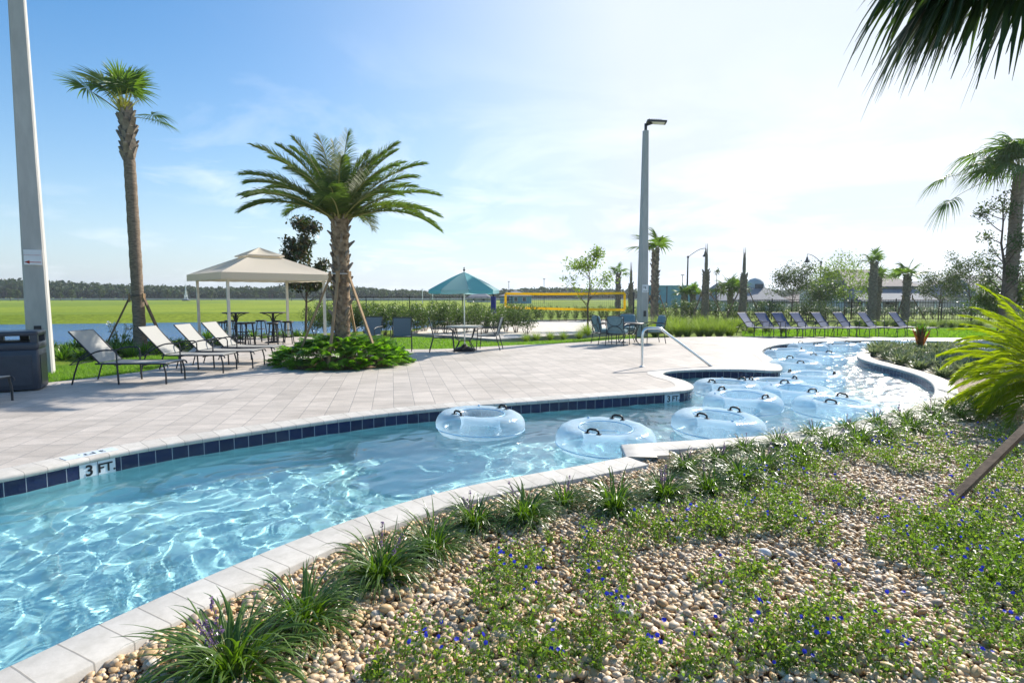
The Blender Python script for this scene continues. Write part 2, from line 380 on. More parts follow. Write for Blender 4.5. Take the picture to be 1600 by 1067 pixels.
M = dict(
 deck=make_deck_mat(), coping=make_coping_mat(), tile=make_tile_mat(), water=make_water_mat(), lake=make_lake_mat(),
 lawn=make_lawn_mat('lawn', (.13, .20, .02), (.22, .30, .035)), field=make_lawn_mat('field_grass', (.15, .22, .015), (.28, .34, .035), .12),
 bank=mat('bank_soil', (.3, .27, .14), (.16, .2, .06), 2, .9), pebble=make_pebble_mat(), bed=make_bed_mat(), vinyl=make_vinyl_mat(),
 plaster=mat('pool_plaster', (.45, .79, .81), (.41, .75, .78), 2.2, .8), sand=mat('sand', (.78, .72, .62), (.62, .55, .46), 3, .95, .1, 0, 8, .06),
 white_tile=mat('white_tile', (.74, .8, .82), None, 3, .15), ink=mat('black_ink', (.01, .012, .015), None, 5, .4),
 red=mat('red_ink', (.55, .06, .04), None, 5, .5), pink=mat('faded_pink_ink', (.75, .5, .52), None, 5, .5), paper=mat('paper', (.85, .85, .86), None, 2, .5),
 concrete_pale=mat('pale_concrete', (.58, .55, .50), (.5, .475, .43), 9, .7),
 concrete=mat('cast_concrete', (.50, .49, .46), (.41, .40, .38), 5, .85, .2, 0, 60, .003, (1, 1, .25)),
 dark=mat('charcoal_paint', (.035, .037, .042), None, 6, .42), black=mat('black_paint', (.010, .010, .011), None, 6, .45),
 bin=mat('slate_plastic', (.045, .055, .075), (.036, .044, .06), 7, .38, .5, 0, 90, .002), steel=mat('polished_steel', (.86, .86, .85), None, 3, .28, .5, 1),
 sling=make_sling('pale_sling', (.62, .61, .57), .42), navy_sling=make_sling('blue_sling', (.07, .12, .25), .12), grey_sling=make_sling('grey_sling', (.22, .27, .30), .25),
 teal=mat('teal_cushion', (.19, .30, .32), (.15, .25, .27), 12, .85), canvas=make_sling('cream_canvas', (.80, .71, .58), .38), teal_canvas=make_sling('teal_canvas', (.16, .50, .56), .5),
 sunlit_teal_canvas=make_sling('teal_canvas_glare', (.42, .68, .71), .6), post=mat('cream_paint', (.72, .66, .57), None, 5, .5), wood=mat('raw_lumber', (.42, .28, .15), (.28, .18, .10), 14, .75, .2, 0, 50, .003, (1, 1, .2)),  # umbrella's paler teal: sun glare through the cloth painted into the colour
 dwood=mat('weathered_lumber', (.25, .165, .10), (.13, .085, .055), 14, .8, .2, 0, 60, .004, (1, 1, .2)),
 bark=mat('palm_bark', (.30, .235, .175), (.15, .115, .085), 9, .95, .1, 0, 40, .02, (1, 1, 3)), boot=mat('palm_boots', (.36, .27, .18), (.13, .09, .06), 9, .95, .1, 0, 30, .012),
 boot_grey=mat('grey_boots', (.33, .28, .23), (.17, .14, .115), 6, .95, .1, 0, 30, .012),
 tbark=mat('tree_bark', (.16, .12, .09), (.08, .06, .045), 9, .95, .1, 0, 30, .01), yellow=make_sling('yellow_tape', (.88, .66, .03), .5),
 bluepad=mat('blue_pad', (.01, .025, .19), None, 4, .5), net=mat('net_cord', (.03, .03, .03), None, 4, .8), label_white=mat('label_white', (.8, .8, .8), None, 4, .5),
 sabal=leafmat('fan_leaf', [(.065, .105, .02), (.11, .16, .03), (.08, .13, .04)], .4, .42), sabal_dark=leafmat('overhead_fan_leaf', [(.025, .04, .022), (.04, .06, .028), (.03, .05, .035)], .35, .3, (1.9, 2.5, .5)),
 date=leafmat('date_leaflet', [(.055, .09, .03), (.09, .13, .035), (.12, .14, .05)], .58, .35, None, .25), pygmy=leafmat('pygmy_leaflet', [(.13, .20, .02), (.22, .29, .02), (.17, .24, .025)], .35, .5, (2.2, 2.1, .3)),
 petiole=leafmat('petiole', [(.22, .22, .06), (.28, .27, .09)], .5, .1), flower_stalk=leafmat('flower_stalk', [(.45, .42, .08), (.5, .48, .12)], .6, .4, (1.5, 1.5, .5)),
 lir=leafmat('liriope_blade', [(.05, .10, .02), (.10, .17, .03), (.07, .13, .028)], .3, .3, (2.1, 2.4, .5), .5), lir_flower=leafmat('lilac_spike', [(.22, .14, .30), (.30, .2, .38)], .7, .3, (1.2, 1, 1.3)),
 daze=leafmat('daze_leaf', [(.07, .12, .025), (.13, .19, .035), (.09, .15, .04), (.2, .24, .045)], .45, .45), blue=leafmat('blue_petal', [(.03, .035, .55), (.06, .07, .75), (.035, .04, .62)], .5, .3, (1.2, 1.2, 1.3)),
 shrub=leafmat('shrub_leaf', [(.035, .06, .02), (.06, .095, .025), (.085, .12, .035)], .4, .35), light=leafmat('light_leaf', [(.09, .13, .03), (.14, .18, .04), (.11, .15, .03)], .5, .5),
 magn=leafmat('magnolia_leaf', [(.025, .045, .015), (.04, .07, .02), (.12, .07, .03), (.03, .055, .02)], .3, .15), oak=leafmat('oak_leaf', [(.04, .06, .025), (.065, .085, .035), (.05, .07, .03)], .5, .35),
 phil=leafmat('philodendron_leaf', [(.08, .17, .015), (.13, .25, .02), (.18, .31, .03)], .35, .4), strap=leafmat('strap_leaf', [(.05, .10, .02), (.09, .16, .025), (.12, .2, .03)], .35, .4),
 grass=leafmat('grass_blade', [(.10, .19, .02), (.15, .25, .03), (.19, .28, .04)], .6, .45), muhly=leafmat('muhly_blade', [(.09, .13, .03), (.15, .19, .05), (.22, .25, .08)], .6, .5),
 wood_far=leafmat('pine_wood_leaf', [(.03, .05, .025), (.05, .075, .03), (.06, .08, .035)], .8, .15), cordy=leafmat('cordyline_leaf', [(.15, .075, .03), (.20, .10, .04), (.12, .11, .03)], .4, .4, (1.8, 1.2, .5)),
 vari=leafmat('variegated_leaf', [(.09, .13, .05), (.30, .33, .22), (.12, .17, .06), (.45, .46, .36)], .4, .3, (1.3, 1.4, .9)),
)
# ------------------------------------------------------------------ pool, deck, ground, lake
rng = np.random.default_rng(7)
WZ = -0.185; FLOOR = -1.12
def smooth_chain(P, step=.12):
    P = np.array([p[:2] for p in P], float); out = []
    Q = np.vstack([2*P[0]-P[1], P, 2*P[-1]-P[-2]])
    for i in range(1, len(Q)-2):
        p0, p1, p2, p3 = Q[i-1], Q[i], Q[i+1], Q[i+2]
        n = max(2, int(np.linalg.norm(p2-p1)/step)); 
        for k in range(n):
            t = k/n
            out.append(.5*((2*p1)+(-p0+p2)*t+(2*p0-5*p1+4*p2-p3)*t*t+(-p0+3*p1-3*p2+p3)*t**3))
    out.append(P[-1]); return np.array(out)
def W2(*px): return [G(x, y)[:2] for x, y in px]
far_px = [(0, 745), (200, 703), (400, 672), (560, 650), (700, 636), (850, 625), (980, 616), (1050, 611), (1074, 608), (1082, 603), (1070, 595), (1046, 588.5), (1034, 583.5),
          (1046, 579.5), (1100, 577), (1160, 577), (1203, 579), (1219, 577), (1219, 571), (1204, 559), (1190, 549.5), (1197, 542.5), (1225, 537), (1290, 533), (1370, 531.5), (1450, 532.5), (1530, 535)]
CH1 = smooth_chain([A(-9.6, -3), A(-8.9, -1.5), A(-8.1, 0), A(-7.1, 1.6), A(-6.1, 3.1), A(-5.2, 4.3)]+W2(*far_px)+[A(20, 17.6), A(26, 17)])
isl_px = [(1500, 543), (1425, 542), (1370, 545), (1345, 549.5), (1339, 555), (1347, 561), (1370, 568), (1410, 578), (1445, 590), (1461, 603), (1459, 619), (1440, 630), (1405, 642), (1350, 656), (1270, 671), (1180, 682), (1060, 689.5)]
CH2 = smooth_chain([A(26, 14.2), A(20, 15.2)]+W2(*isl_px)+W2((972, 695)))
CH3 = np.array(W2((972, 695), (980, 714)))
near_px = [(980, 714), (900, 729), (750, 756), (640, 783), (525, 821), (430, 857), (337, 896), (250, 934), (150, 979), (0, 1049)]
NE = W2(*near_px)
CH4 = smooth_chain(NE+[NE[-1]+(A(-4.6, -1.6)-NE[-1])*t for t in (.15, .3, .5, .75, 1)])
POOL = np.vstack([CH1, CH2, CH3[1:], CH4[1:]])
def inside(poly, X, Y):
    r = np.zeros(X.shape, bool); x0, y0 = poly[-1]
    for x1, y1 in poly:
        c = ((y1 > Y) != (y0 > Y)) & (X < (x0-x1)*(Y-y1)/((y0-y1) if y0 != y1 else 1e-9)+x1)
        r ^= c; x0, y0 = x1, y1
    return r
def chain_normals(P):
    T = np.gradient(P, axis=0); T = nrma(T); return np.stack([-T[:, 1], T[:, 0]], 1)
def sheet(name, polys, zs, m, kind='structure', uv=False):
    """flat sheet: polys[0] outline, the rest holes"""
    vs = [[Vector((p[0], p[1], 0)) for p in poly] for poly in polys]
    tri = tessellate_polygon(vs); allv = np.vstack([np.asarray(p)[:, :2] for p in polys])
    me = bpy.data.meshes.new(name); V = [(x, y, zs) for x, y in allv]
    F = []
    for a, b, c in tri:
        n = (allv[b]-allv[a])[0]*(allv[c]-allv[a])[1]-(allv[b]-allv[a])[1]*(allv[c]-allv[a])[0]
        if abs(n) < 1e-12: continue
        F.append((a, b, c) if n > 0 else (a, c, b))
    me.from_pydata(V, [], F); me.materials.append(m)
    o = bpy.data.objects.new(name, me); COL.objects.link(o); o['kind'] = kind; return o
def strip(name, P, prof, sgn, m, smooth=True, parent=None, objs=None):
    """sweep profile [(offset, z)] along a plan chain; UV = (length, running profile length)"""
    N = chain_normals(P)*sgn; s = np.concatenate([[0], np.cumsum(np.linalg.norm(np.diff(P, axis=0), axis=1))])
    V = []; UV = []; pl = np.concatenate([[0], np.cumsum([math.hypot(prof[i+1][0]-prof[i][0], prof[i+1][1]-prof[i][1]) for i in range(len(prof)-1)])])
    k = len(prof)
    for i in range(len(P)):
        for j, (o, z) in enumerate(prof):
            V.append((P[i][0]+N[i][0]*o, P[i][1]+N[i][1]*o, z)); UV.append((s[i], pl[j]))
    F = []
    for i in range(len(P)-1):
        for j in range(k-1):
            a = i*k+j; q = (a, a+k, a+k+1, a+1); F.append(q if sgn > 0 else q[::-1])
    me = bpy.data.meshes.new(name); me.from_pydata(V, [], F); me.materials.append(m)
    uvl = me.uv_layers.new(name='UVMap')
    idx = np.zeros(len(me.loops), int); me.loops.foreach_get('vertex_index', idx)
    uvl.data.foreach_set('uv', np.array(UV)[idx].reshape(-1))
    me.polygons.foreach_set('use_smooth', [smooth]*len(F))
    o = bpy.data.objects.new(name, me); COL.objects.link(o)
    if parent: o.parent = parent
    else: o['kind'] = 'structure'
    return o
# all chains run so that the pool lies to their right (CH1) ; work out the outward side once
def outward(P):
    N = chain_normals(P); k = len(P)//2; q = P[k]+N[k]*.05
    return -1 if inside(POOL, np.array([q[0]]), np.array([q[1]]))[0] else 1
for i, (P, wz) in enumerate(((CH1, .002), (CH2, .004), (CH3, .006), (CH4, .005))):
    sg = outward(P)
    if i == 0: prof = [(.30, wz), (.27, wz), (0, wz), (-.018, -.008), (-.022, -.03), (-.014, -.048), (.02, -.052)]
    else: prof = [(.301, -.16), (.30, wz-.006), (.292, wz), (0, wz), (-.018, -.008), (-.022, -.03), (-.014, -.048), (.02, -.052)]
    strip('pool_coping', P, prof, sg, M['coping'])
    strip('pool_tile_band', P, [(0.0, -.05), (0.0, -.208)], sg, M['tile'], False)
    w = strip('pool_wall', P, [(-.004, -.2085), (-.004, FLOOR+.12), (-.04, FLOOR+.03), (-.14, FLOOR-.004)], sg, M['plaster']); w.cycles.is_caustics_receiver = True
b = MB(); c0 = G(972, 695)[:2]; c1 = G(1045, 697)[:2]; c2 = G(1045, 711)[:2]; c3 = G(980, 714)[:2]
V = [(*p, .0015) for p in (c0, c1, c2, c3)]+[(*p, -.16) for p in (c0, c1, c2, c3)]
b.add(V, [(3, 2, 1, 0), (0, 1, 5, 4), (1, 2, 6, 5), (2, 3, 7, 6), (3, 0, 4, 7)]); tag(b.build('coping_corner_slab', M['concrete_pale'], loc=(*c0, 0)), kind='structure')
fl = sheet('pool_floor', [POOL], FLOOR, M['plaster']); fl.cycles.is_caustics_receiver = True
# wavy water surface, real relief so that the sun draws real caustics on the floor
def waves(X, Y):
    r = np.random.default_rng(3); Z = np.zeros_like(X)
    wx = X+.22*np.sin(Y*1.3+1)+.12*np.sin(Y*3.1+X*1.1); wy = Y+.22*np.sin(X*1.1+2)+.12*np.sin(X*2.7-Y*1.4)
    for lam, amp, n in ((2.2, .0024, 4), (1.1, .0018, 7), (.62, .0019, 10), (.40, .0020, 14), (.26, .0016, 18), (.17, .0008, 16)):
        for _ in range(n):
            a = r.uniform(0, 2*PI); l = lam*r.uniform(.75, 1.3); p = r.uniform(0, 2*PI); k = 2*PI/l
            Z += amp/math.sqrt(n)*1.4*np.sin(k*(wx*math.cos(a)+wy*math.sin(a))+p)
    return Z*(1+1.1*np.clip((Y-8)/5, 0, 1))
def water_mesh():
    h = .036; xs = np.arange(-9.8, 26, h); ys = np.arange(-3, 21, h)
    X, Y = np.meshgrid(xs, ys)
    ins = inside(POOL, X, Y); e = ins.copy()
    e[1:] |= ins[:-1]; e[:-1] |= ins[1:]; e[:, 1:] |= ins[:, :-1]; e[:, :-1] |= ins[:, 1:]
    q = e[:-1, :-1] & e[1:, :-1] & e[:-1, 1:] & e[1:, 1:]
    far = (X[:-1, :-1] > 17) | (Y[:-1, :-1] < -1)
    q &= ~far
    idx = np.full(X.shape, -1); used = np.zeros(X.shape, bool)
    used[:-1, :-1] |= q; used[1:, :-1] |= q; used[:-1, 1:] |= q; used[1:, 1:] |= q
    idx[used] = np.arange(used.sum())
    V = np.stack([X[used], Y[used], WZ+waves(X[used], Y[used])], 1)
    j, i = np.nonzero(q); F = np.stack([idx[j, i], idx[j, i+1], idx[j+1, i+1], idx[j+1, i]], 1)
    b = MB(); b.add(V, F, 0, True); return b
wo = water_mesh().build('pool_water', M['water']); tag(wo, kind='structure'); wo.cycles.is_caustics_caster = True

# deck
def off(P, d): return P+chain_normals(P)*outward(P)*d
lawn_edge = W2((70, 598), (160, 588), (235, 578), (262, 570), (285, 556), (300, 545), (315, 534), (345, 527), (480, 526.5), (520, 533), (560, 541), (600, 545), (645, 545.5), (705, 544.5), (775, 540.5), (900, 535), (960, 530.5), (1030, 527.5), (1150, 525.5), (1300, 526), (1400, 527), (1520, 528))
LE = smooth_chain([A(-30, 4), A(-18, 7.2), G(-60, 614)[:2]]+lawn_edge+[A(26, 20.5)], .3)
DECK = np.vstack([off(CH1, .02), A(26, 19).reshape(1, 2), LE[::-1], A(-30, -3).reshape(1, 2)])
sheet('deck', [DECK], -.003, M['deck'])
strip('deck_edge', LE, [(0, -.003), (.002, -.02), (.002, -.2)], 1, M['coping'])
# garden bed: inside of the near bank and the island
BED = np.vstack([off(CH4, .15)[::-1], off(CH2, .15)[::-1][2:], np.array([(26, 14), (26, -4), (-5.4, -4)])])
sheet('garden_bed', [BED], -.075, M['bed'])
LAKE = smooth_chain([A(-90, 20), A(-60, 19), A(-40, 18), A(-26, 18), A(-18, 18.8), A(-13.2, 21), A(-10.5, 24.2), A(-6, 28), A(-2, 36), A(1, 46), A(3, 52), A(-2, 56), A(-14, 57), A(-28, 54), A(-42, 50), A(-60, 47), A(-90, 46)], 2)
BIG = np.array([(-1600, -300), (1600, -300), (1600, 1800), (-1600, 1800)], float)
def poly_off(P, d):
    Pc = np.vstack([P[-1:], P, P[:1]]); T = nrma(Pc[2:]-Pc[:-2]); n = np.stack([T[:, 1], -T[:, 0]], 1)
    ar = .5*np.sum(P[:, 0]*np.roll(P[:, 1], -1)-np.roll(P[:, 0], -1)*P[:, 1])
    return P+n*d*(1 if ar > 0 else -1)
HOLE = np.vstack([off(CH1, .12), off(CH2, .12)[:-1], off(CH4, .12)])
sheet('ground', [BIG, HOLE, LAKE], -.10, M['lawn'])
Li = poly_off(LAKE, -4.5)
b = MB(); n = len(LAKE); V = np.vstack([np.c_[LAKE, np.full(n, -.10)], np.c_[Li, np.full(n, -1.25)]])
i = np.arange(n); j = (i+1) % n; b.add(V, np.stack([i, j, j+n, i+n], 1), 0, True)
tag(b.build('lake_bank', M['field']), kind='structure')
sheet('lake', [poly_off(LAKE, -.8)], -.80, M['lake'])
# the meadow beyond the lake, gently rising and a little browner than the lawn
b = MB(); xs = np.linspace(-420, 60, 60); ys = np.concatenate([np.linspace(58, 100, 12), np.linspace(110, 240, 16)])
X, Y = np.meshgrid(xs, ys); Z = -.09+.10*np.sin(X*.05)*np.sin(Y*.04)*np.clip((Y-60)/30, 0, 1)
nx = len(xs); idx = np.arange(X.size).reshape(X.shape)
b.add(np.stack([X, Y, Z], -1), np.stack([idx[:-1, :-1], idx[:-1, 1:], idx[1:, 1:], idx[1:, :-1]], -1).reshape(-1, 4), 0, True)
tag(b.build('meadow', M['field']), kind='structure')
# distant road band behind the meadow
b = MB(); b.box((-120, 207, .25), (560, 4, .5)); tag(b.build('far_road', mat('pale_road', (.55, .52, .46), None, .2, .9)), kind='structure')
# sand court with its kerb
SANDP = np.array([G(776, 532)[:2], G(930, 522.5)[:2], G(1010, 517)[:2], G(1000, 499)[:2], G(700, 503)[:2], G(640, 522)[:2]])
sheet('sand_court', [SANDP], -.03, M['sand'])
b = MB()
for p, q in zip(SANDP, np.roll(SANDP, -1, 0)): b.bar((*p, -.03), (*q, -.03), .12, .16)
tag(b.build('court_kerb', M['coping'], loc=(*SANDP[0], 0)), kind='structure')

# depth markers
def text_mesh(txt, size, name, m, parent, loc, rot, depth=.0012):
    cu = bpy.data.curves.new(name, 'FONT'); cu.body = txt; cu.size = size; cu.align_x = 'CENTER'; cu.align_y = 'CENTER'; cu.extrude = depth; cu.offset = size*.022
    t = bpy.data.objects.new(name, cu); COL.objects.link(t); bpy.context.view_layer.update()
    me = bpy.data.meshes.new_from_object(t); bpy.data.objects.remove(t); me.materials.clear(); me.materials.append(m)
    o = bpy.data.objects.new(name, me); COL.objects.link(o); o.parent = parent; o.location = loc; o.rotation_euler = rot; return o
def at_chain(px, py, P=CH1):
    g = G(px, py)[:2]; k = np.argmin(np.linalg.norm(P-g, axis=1)); t = nrm(P[min(k+1, len(P)-1)]-P[k-1]); return P[k], t
def wall_marker(px, py, label):
    p, t = at_chain(px, py); ang = math.atan2(t[1], t[0])
    n = A(t[1], -t[0])   # towards the water
    T = thing('depth_marker', label, 'depth marker', (p[0]+n[0]*.003, p[1]+n[1]*.003, -.13), ang, 'depth marker tiles')
    b = MB(); b.box((-.08, -.003, 0), (.154, .006, .154)); b.box((.08, -.003, 0), (.154, .006, .154)); b.build('tile', M['white_tile'], T)
    text_mesh('3', .15, 'numeral', M['ink'], T, (-.075, -.008, 0), (PI/2, 0, 0)); text_mesh('FT.', .125, 'lettering', M['ink'], T, (.078, -.008, 0), (PI/2, 0, 0))
wall_marker(162, 711, 'white tiles reading 3 FT. in the navy band of the long deck-side wall')
wall_marker(1052, 611, 'white tiles reading 3 FT. at the pointed deck corner beside the handrail recess')
p, t = at_chain(152, 713); n = A(-t[1], t[0])
T = thing('coping_marker', 'small white depth tile reading 3 FT. set flat on the coping above the wall marker', 'depth marker', (p[0]+n[0]*.15, p[1]+n[1]*.15, .003), math.atan2(t[1], t[0]), 'depth marker tiles')
b = MB(); b.box((0, 0, .001), (.46, .15, .004)); b.build('tile', M['white_tile'], T); text_mesh('3 FT.', .11, 'lettering', M['ink'], T, (0.02, 0, .0035), (0, 0, PI), .0006)
# ------------------------------------------------------------------ furniture builders
def rot3(axis, a): return np.array(Matrix.Rotation(a, 3, axis))
def arc(c, r, a0, a1, n, plane='xz'):
    t = np.linspace(a0, a1, n); z = np.zeros(n); u, v = r*np.cos(t), r*np.sin(t)
    P = {'xz': np.stack([u, z, v], 1), 'xy': np.stack([u, v, z], 1), 'yz': np.stack([z, u, v], 1)}[plane]
    return P+np.asarray(c)
def panel(b, P, w, th=.012, mi=0):
    """a cloth panel swept along P (x,z) centre line in the xz plane, width w in y, given thickness"""
    P = np.asarray(P, float); k = len(P); T = nrma(np.gradient(P, axis=0)); n = np.stack([-T[:, 1], T[:, 0]], 1)*th/2
    V = []
    for s in (-1, 1):
        for (x, z), (nx, nz) in zip(P, n):
            V += [(x+nx, s*w/2, z+nz), (x-nx, s*w/2, z-nz)]
    F = []; m = 2*k
    for i in range(k-1):
        a = 2*i; F += [(a, a+2, m+a+2, m+a), (a+1, m+a+1, m+a+3, a+3), (a, a+1, a+3, a+2), (m+a, m+a+2, m+a+3, m+a+1)]
    F += [(0, m, m+1, 1), (m-2, m-1, 2*m-1, 2*m-2)]
    b.add(V, F, mi, False)
def make_lounger(name, label, sling, frame, back_deg=48, group=None):
    T = thing(name, label, 'sun lounger', group=group); H = .37; W = .31; bx = .74; a = R(back_deg)
    hx, hz = bx-.78*math.cos(a), H+.78*math.sin(a)
    b = MB()
    for s in (-1, 1):
        b.tube([(bx-.08, s*W, H), (1.2, s*W, H), (1.86, s*W, H), (1.93, s*W, H-.015), (1.95, s*W, H-.06)], .015, 8)
    for x in (1.0, 1.5): b.tube([(x, -W, H-.03), (x, W, H-.03)], .012, 6)
    b.tube([(1.9, -W, H-.005), (1.9, W, H-.005)], .014, 6); b.tube([(bx, -W, H), (bx, W, H)], .014, 6)
    b.build('frame', frame, T)
    b = MB()
    for s in (-1, 1): b.tube([(bx, s*W, H), (hx, s*W, hz)], .014, 8)
    b.tube([(hx, -W, hz), (hx, W, hz)], .014, 8)
    b.tube([(bx-.3*math.cos(a), -W+.02, H+.3*math.sin(a)), (bx-.55, -W+.02, H-.02), (bx-.55, W-.02, H-.02), (bx-.3*math.cos(a), W-.02, H+.3*math.sin(a))], .009, 6)
    bf = b.build('backrest_frame', frame, T)
    b = MB(); x = np.linspace(bx+.02, 1.9, 12); panel(b, np.stack([x, H+.012-.02*np.sin((x-bx)/1.16*PI)], 1), 2*W-.02); b.build('seat', sling, T)
    b = MB(); t = np.linspace(.02, .77, 10); sg = .015*np.sin(t/.78*PI); panel(b, np.stack([bx-t*math.cos(a)-sg*math.sin(a), H+.01+t*math.sin(a)-sg*math.cos(a)], 1), 2*W-.02); b.build('backrest', sling, T)
    for s in (-1, 1):
        y = s*(W+.025)
        b = MB(); t = np.linspace(0, 1, 9)
        P = [(bx-.36+t_*.62, y, .42+.20*math.sin(min(1, t_*1.25)*PI/2)) for t_ in t]+[(bx+.30, y, .60), (bx+.315, y, .56), (bx+.315, y, H)]
        b.tube(P, .014, 8); b.build('armrest', frame, T)
        b = MB(); b.tube([(bx-.36, y, .42), (bx-.44, y, .2), (bx-.50, y, 0)], .014, 8); b.build('leg', frame, T)
        b = MB(); b.tube([(bx+.315, y, H), (bx+.33, y, 0)], .016, 8); b.build('leg', frame, T)
        b = MB(); b.tube([(1.86, s*W, H), (1.90, s*W, .2), (1.90, s*W, 0)], .016, 8); b.build('leg', frame, T)
    return T
def make_stool(label):
    T = thing('bar_stool', label, 'bar stool', group='black bar stools under the cabana')
    b = MB(); b.lathe([(0, .70), (.16, .70), (.18, .71), (.185, .73), (.17, .75), (0, .755)], 20); b.build('seat', M['black'], T)
    for k in range(4):
        a = PI/4+k*PI/2; c, s = math.cos(a), math.sin(a)
        b = MB(); b.tube([(.12*c, .12*s, .70), (.21*c, .21*s, 0)], .016, 7); b.build('leg', M['black'], T)
    b = MB()
    for z in (.22, .45):
        r = .21-.09*z/.7; P = [(r*math.cos(PI/4+k*PI/2), r*math.sin(PI/4+k*PI/2), z) for k in range(5)]
        for p, q in zip(P, P[1:]): b.tube([p, q], .011, 6)
    b.build('footrest', M['black'], T); return T
def make_bar_table(label):
    T = thing('bar_table', label, 'bar table', group='black bar tables under the cabana')
    b = MB(); b.lathe([(0, 1.0), (.40, 1.0), (.42, 1.012), (.42, 1.028), (.40, 1.035), (0, 1.035)], 28); b.build('table_top', M['black'], T)
    b = MB(); b.tube([(0, 0, .05), (0, 0, 1.0)], .04, 12)
    for k in range(4):
        a = k*PI/2; c, s = math.cos(a), math.sin(a); b.tube([(.03*c, .03*s, .72), (.08*c, .08*s, .88), (.2*c, .2*s, .96), (.33*c, .33*s, .995)], .016, 7)
    b.build('pedestal', M['black'], T)
    b = MB(); b.lathe([(0, 0), (.28, 0), (.28, .02), (.08, .06), (0, .07)], 24); b.build('base', M['black'], T); return T
def make_sling_chair(label):
    T = thing('sling_chair', label, 'chair', group='grey sling chairs on the deck'); fr = M['dark']
    b = MB(); panel(b, [(-.26, .41), (0, .395), (.24, .42)], .50); b.build('seat', M['grey_sling'], T)
    b = MB(); panel(b, [(-.26, .42), (-.32, .65), (-.40, .93)], .50); b.build('backrest', M['grey_sling'], T)
    b = MB()
    for s in (-1, 1): b.tube([(.26, s*.27, .42), (-.25, s*.27, .41), (-.29, s*.27, .5), (-.41, s*.27, .95)], .014, 8)
    b.tube([(-.41, -.27, .95), (-.41, .27, .95)], .014, 8); b.tube([(.26, -.27, .42), (.26, .27, .42)], .014, 8); b.build('frame', fr, T)
    for s in (-1, 1):
        b = MB(); b.tube([(-.33, s*.29, .66), (0, s*.29, .66), (.2, s*.29, .64), (.27, s*.29, .6)], .014, 8); b.build('armrest', fr, T)
        b = MB(); b.tube([(.27, s*.29, .6), (.27, s*.29, .42), (.31, s*.29, 0)], .014, 8); b.build('leg', fr, T)
        b = MB(); b.tube([(-.28, s*.27, .43), (-.40, s*.28, 0)], .014, 8); b.build('leg', fr, T)
    return T
def cushion(b, c, size, rot=None, r=.05):
    """a puffy cushion: superellipsoid"""
    n, m = 16, 10; u = np.linspace(-PI, PI, n, endpoint=False); v = np.linspace(-PI/2, PI/2, m)
    f = lambda w, e: np.sign(w)*np.abs(w)**e
    V = []
    for vv in v:
        for uu in u: V.append((f(math.cos(vv), .45)*f(math.cos(uu), .35), f(math.cos(vv), .45)*f(math.sin(uu), .35), f(math.sin(vv), .7)))
    V = np.array(V)*np.asarray(size)/2
    if rot is not None: V = V@np.asarray(rot).T
    F = [(i*n+j, i*n+(j+1) % n, (i+1)*n+(j+1) % n, (i+1)*n+j) for i in range(m-1) for j in range(n)]
    b.add(V+np.asarray(c), F, 0, True)
def make_club_chair(label):
    T = thing('patio_armchair', label, 'armchair', group='teal cushioned patio chairs'); fr = M['dark']
    b = MB(); cushion(b, (.02, 0, .44), (.58, .56, .15)); b.build('seat_cushion', M['teal'], T)
    b = MB(); cushion(b, (-.27, 0, .70), (.48, .56, .14), rot3('Y', R(-102))); b.build('back_cushion', M['teal'], T)
    b = MB()
    b.tube([(-.25, -.29, .36), (-.37, -.29, .93)], .014, 8); b.tube([(-.25, .29, .36), (-.37, .29, .93)], .014, 8)
    b.tube([(-.37, -.29, .93), (-.38, 0, .955), (-.37, .29, .93)], .014, 8)
    t = np.linspace(0, PI, 12); b.tube(np.stack([-.372+.05*np.sin(t), .25*np.cos(t), .86-.24*np.sin(t)], 1), .010, 6)
    b.tube(np.stack([-.31-.04*np.sin(t), .25*np.cos(t), .42+.2*np.sin(t)], 1), .010, 6)
    b.tube([(.3, -.29, .37), (-.27, -.29, .36), (-.27, .29, .36), (.3, .29, .37), (.3, -.29, .37)], .014, 8); b.build('frame', fr, T)
    for s in (-1, 1):
        b = MB(); b.tube([(-.33, s*.31, .66), (-.1, s*.32, .69), (.2, s*.32, .67), (.3, s*.31, .62)], .017, 8); b.build('armrest', fr, T)
        b = MB(); b.tube([(.3, s*.31, .62), (.3, s*.30, .37), (.31, s*.3, 0)], .014, 8); b.build('leg', fr, T)
        b = MB(); b.tube([(-.27, s*.29, .36), (-.34, s*.3, 0)], .014, 8); b.build('leg', fr, T)
    return T
def make_table(name, label, r, h, n_leg=4):
    T = thing(name, label, 'table')
    b = MB(); b.lathe([(0, h-.02), (r-.02, h-.02), (r, h-.03), (r+.005, h-.01), (r, h), (0, h+.003)], 32); b.build('table_top', M['sling'] if name == 'patio_table' else M['dark'], T)
    b = MB(); P = arc((0, 0, h-.04), r*.8, 0, 2*PI, 25, 'xy'); b.tube(P, .012, 6); b.tube(arc((0, 0, .3), r*.35, 0, 2*PI, 17, 'xy'), .01, 6); b.build('frame', M['dark'], T)
    for k in range(n_leg):
        a = PI/4+k*2*PI/n_leg; c, s = math.cos(a), math.sin(a)
        b = MB(); b.tube([(r*.82*c, r*.82*s, h-.03), (r*.6*c, r*.6*s, h*.55), (r*.4*c, r*.4*s, h*.4), (r*.5*c, r*.5*s, .18), (r*.78*c, r*.78*s, 0)], .014, 7); b.build('leg', M['dark'], T)
    return T
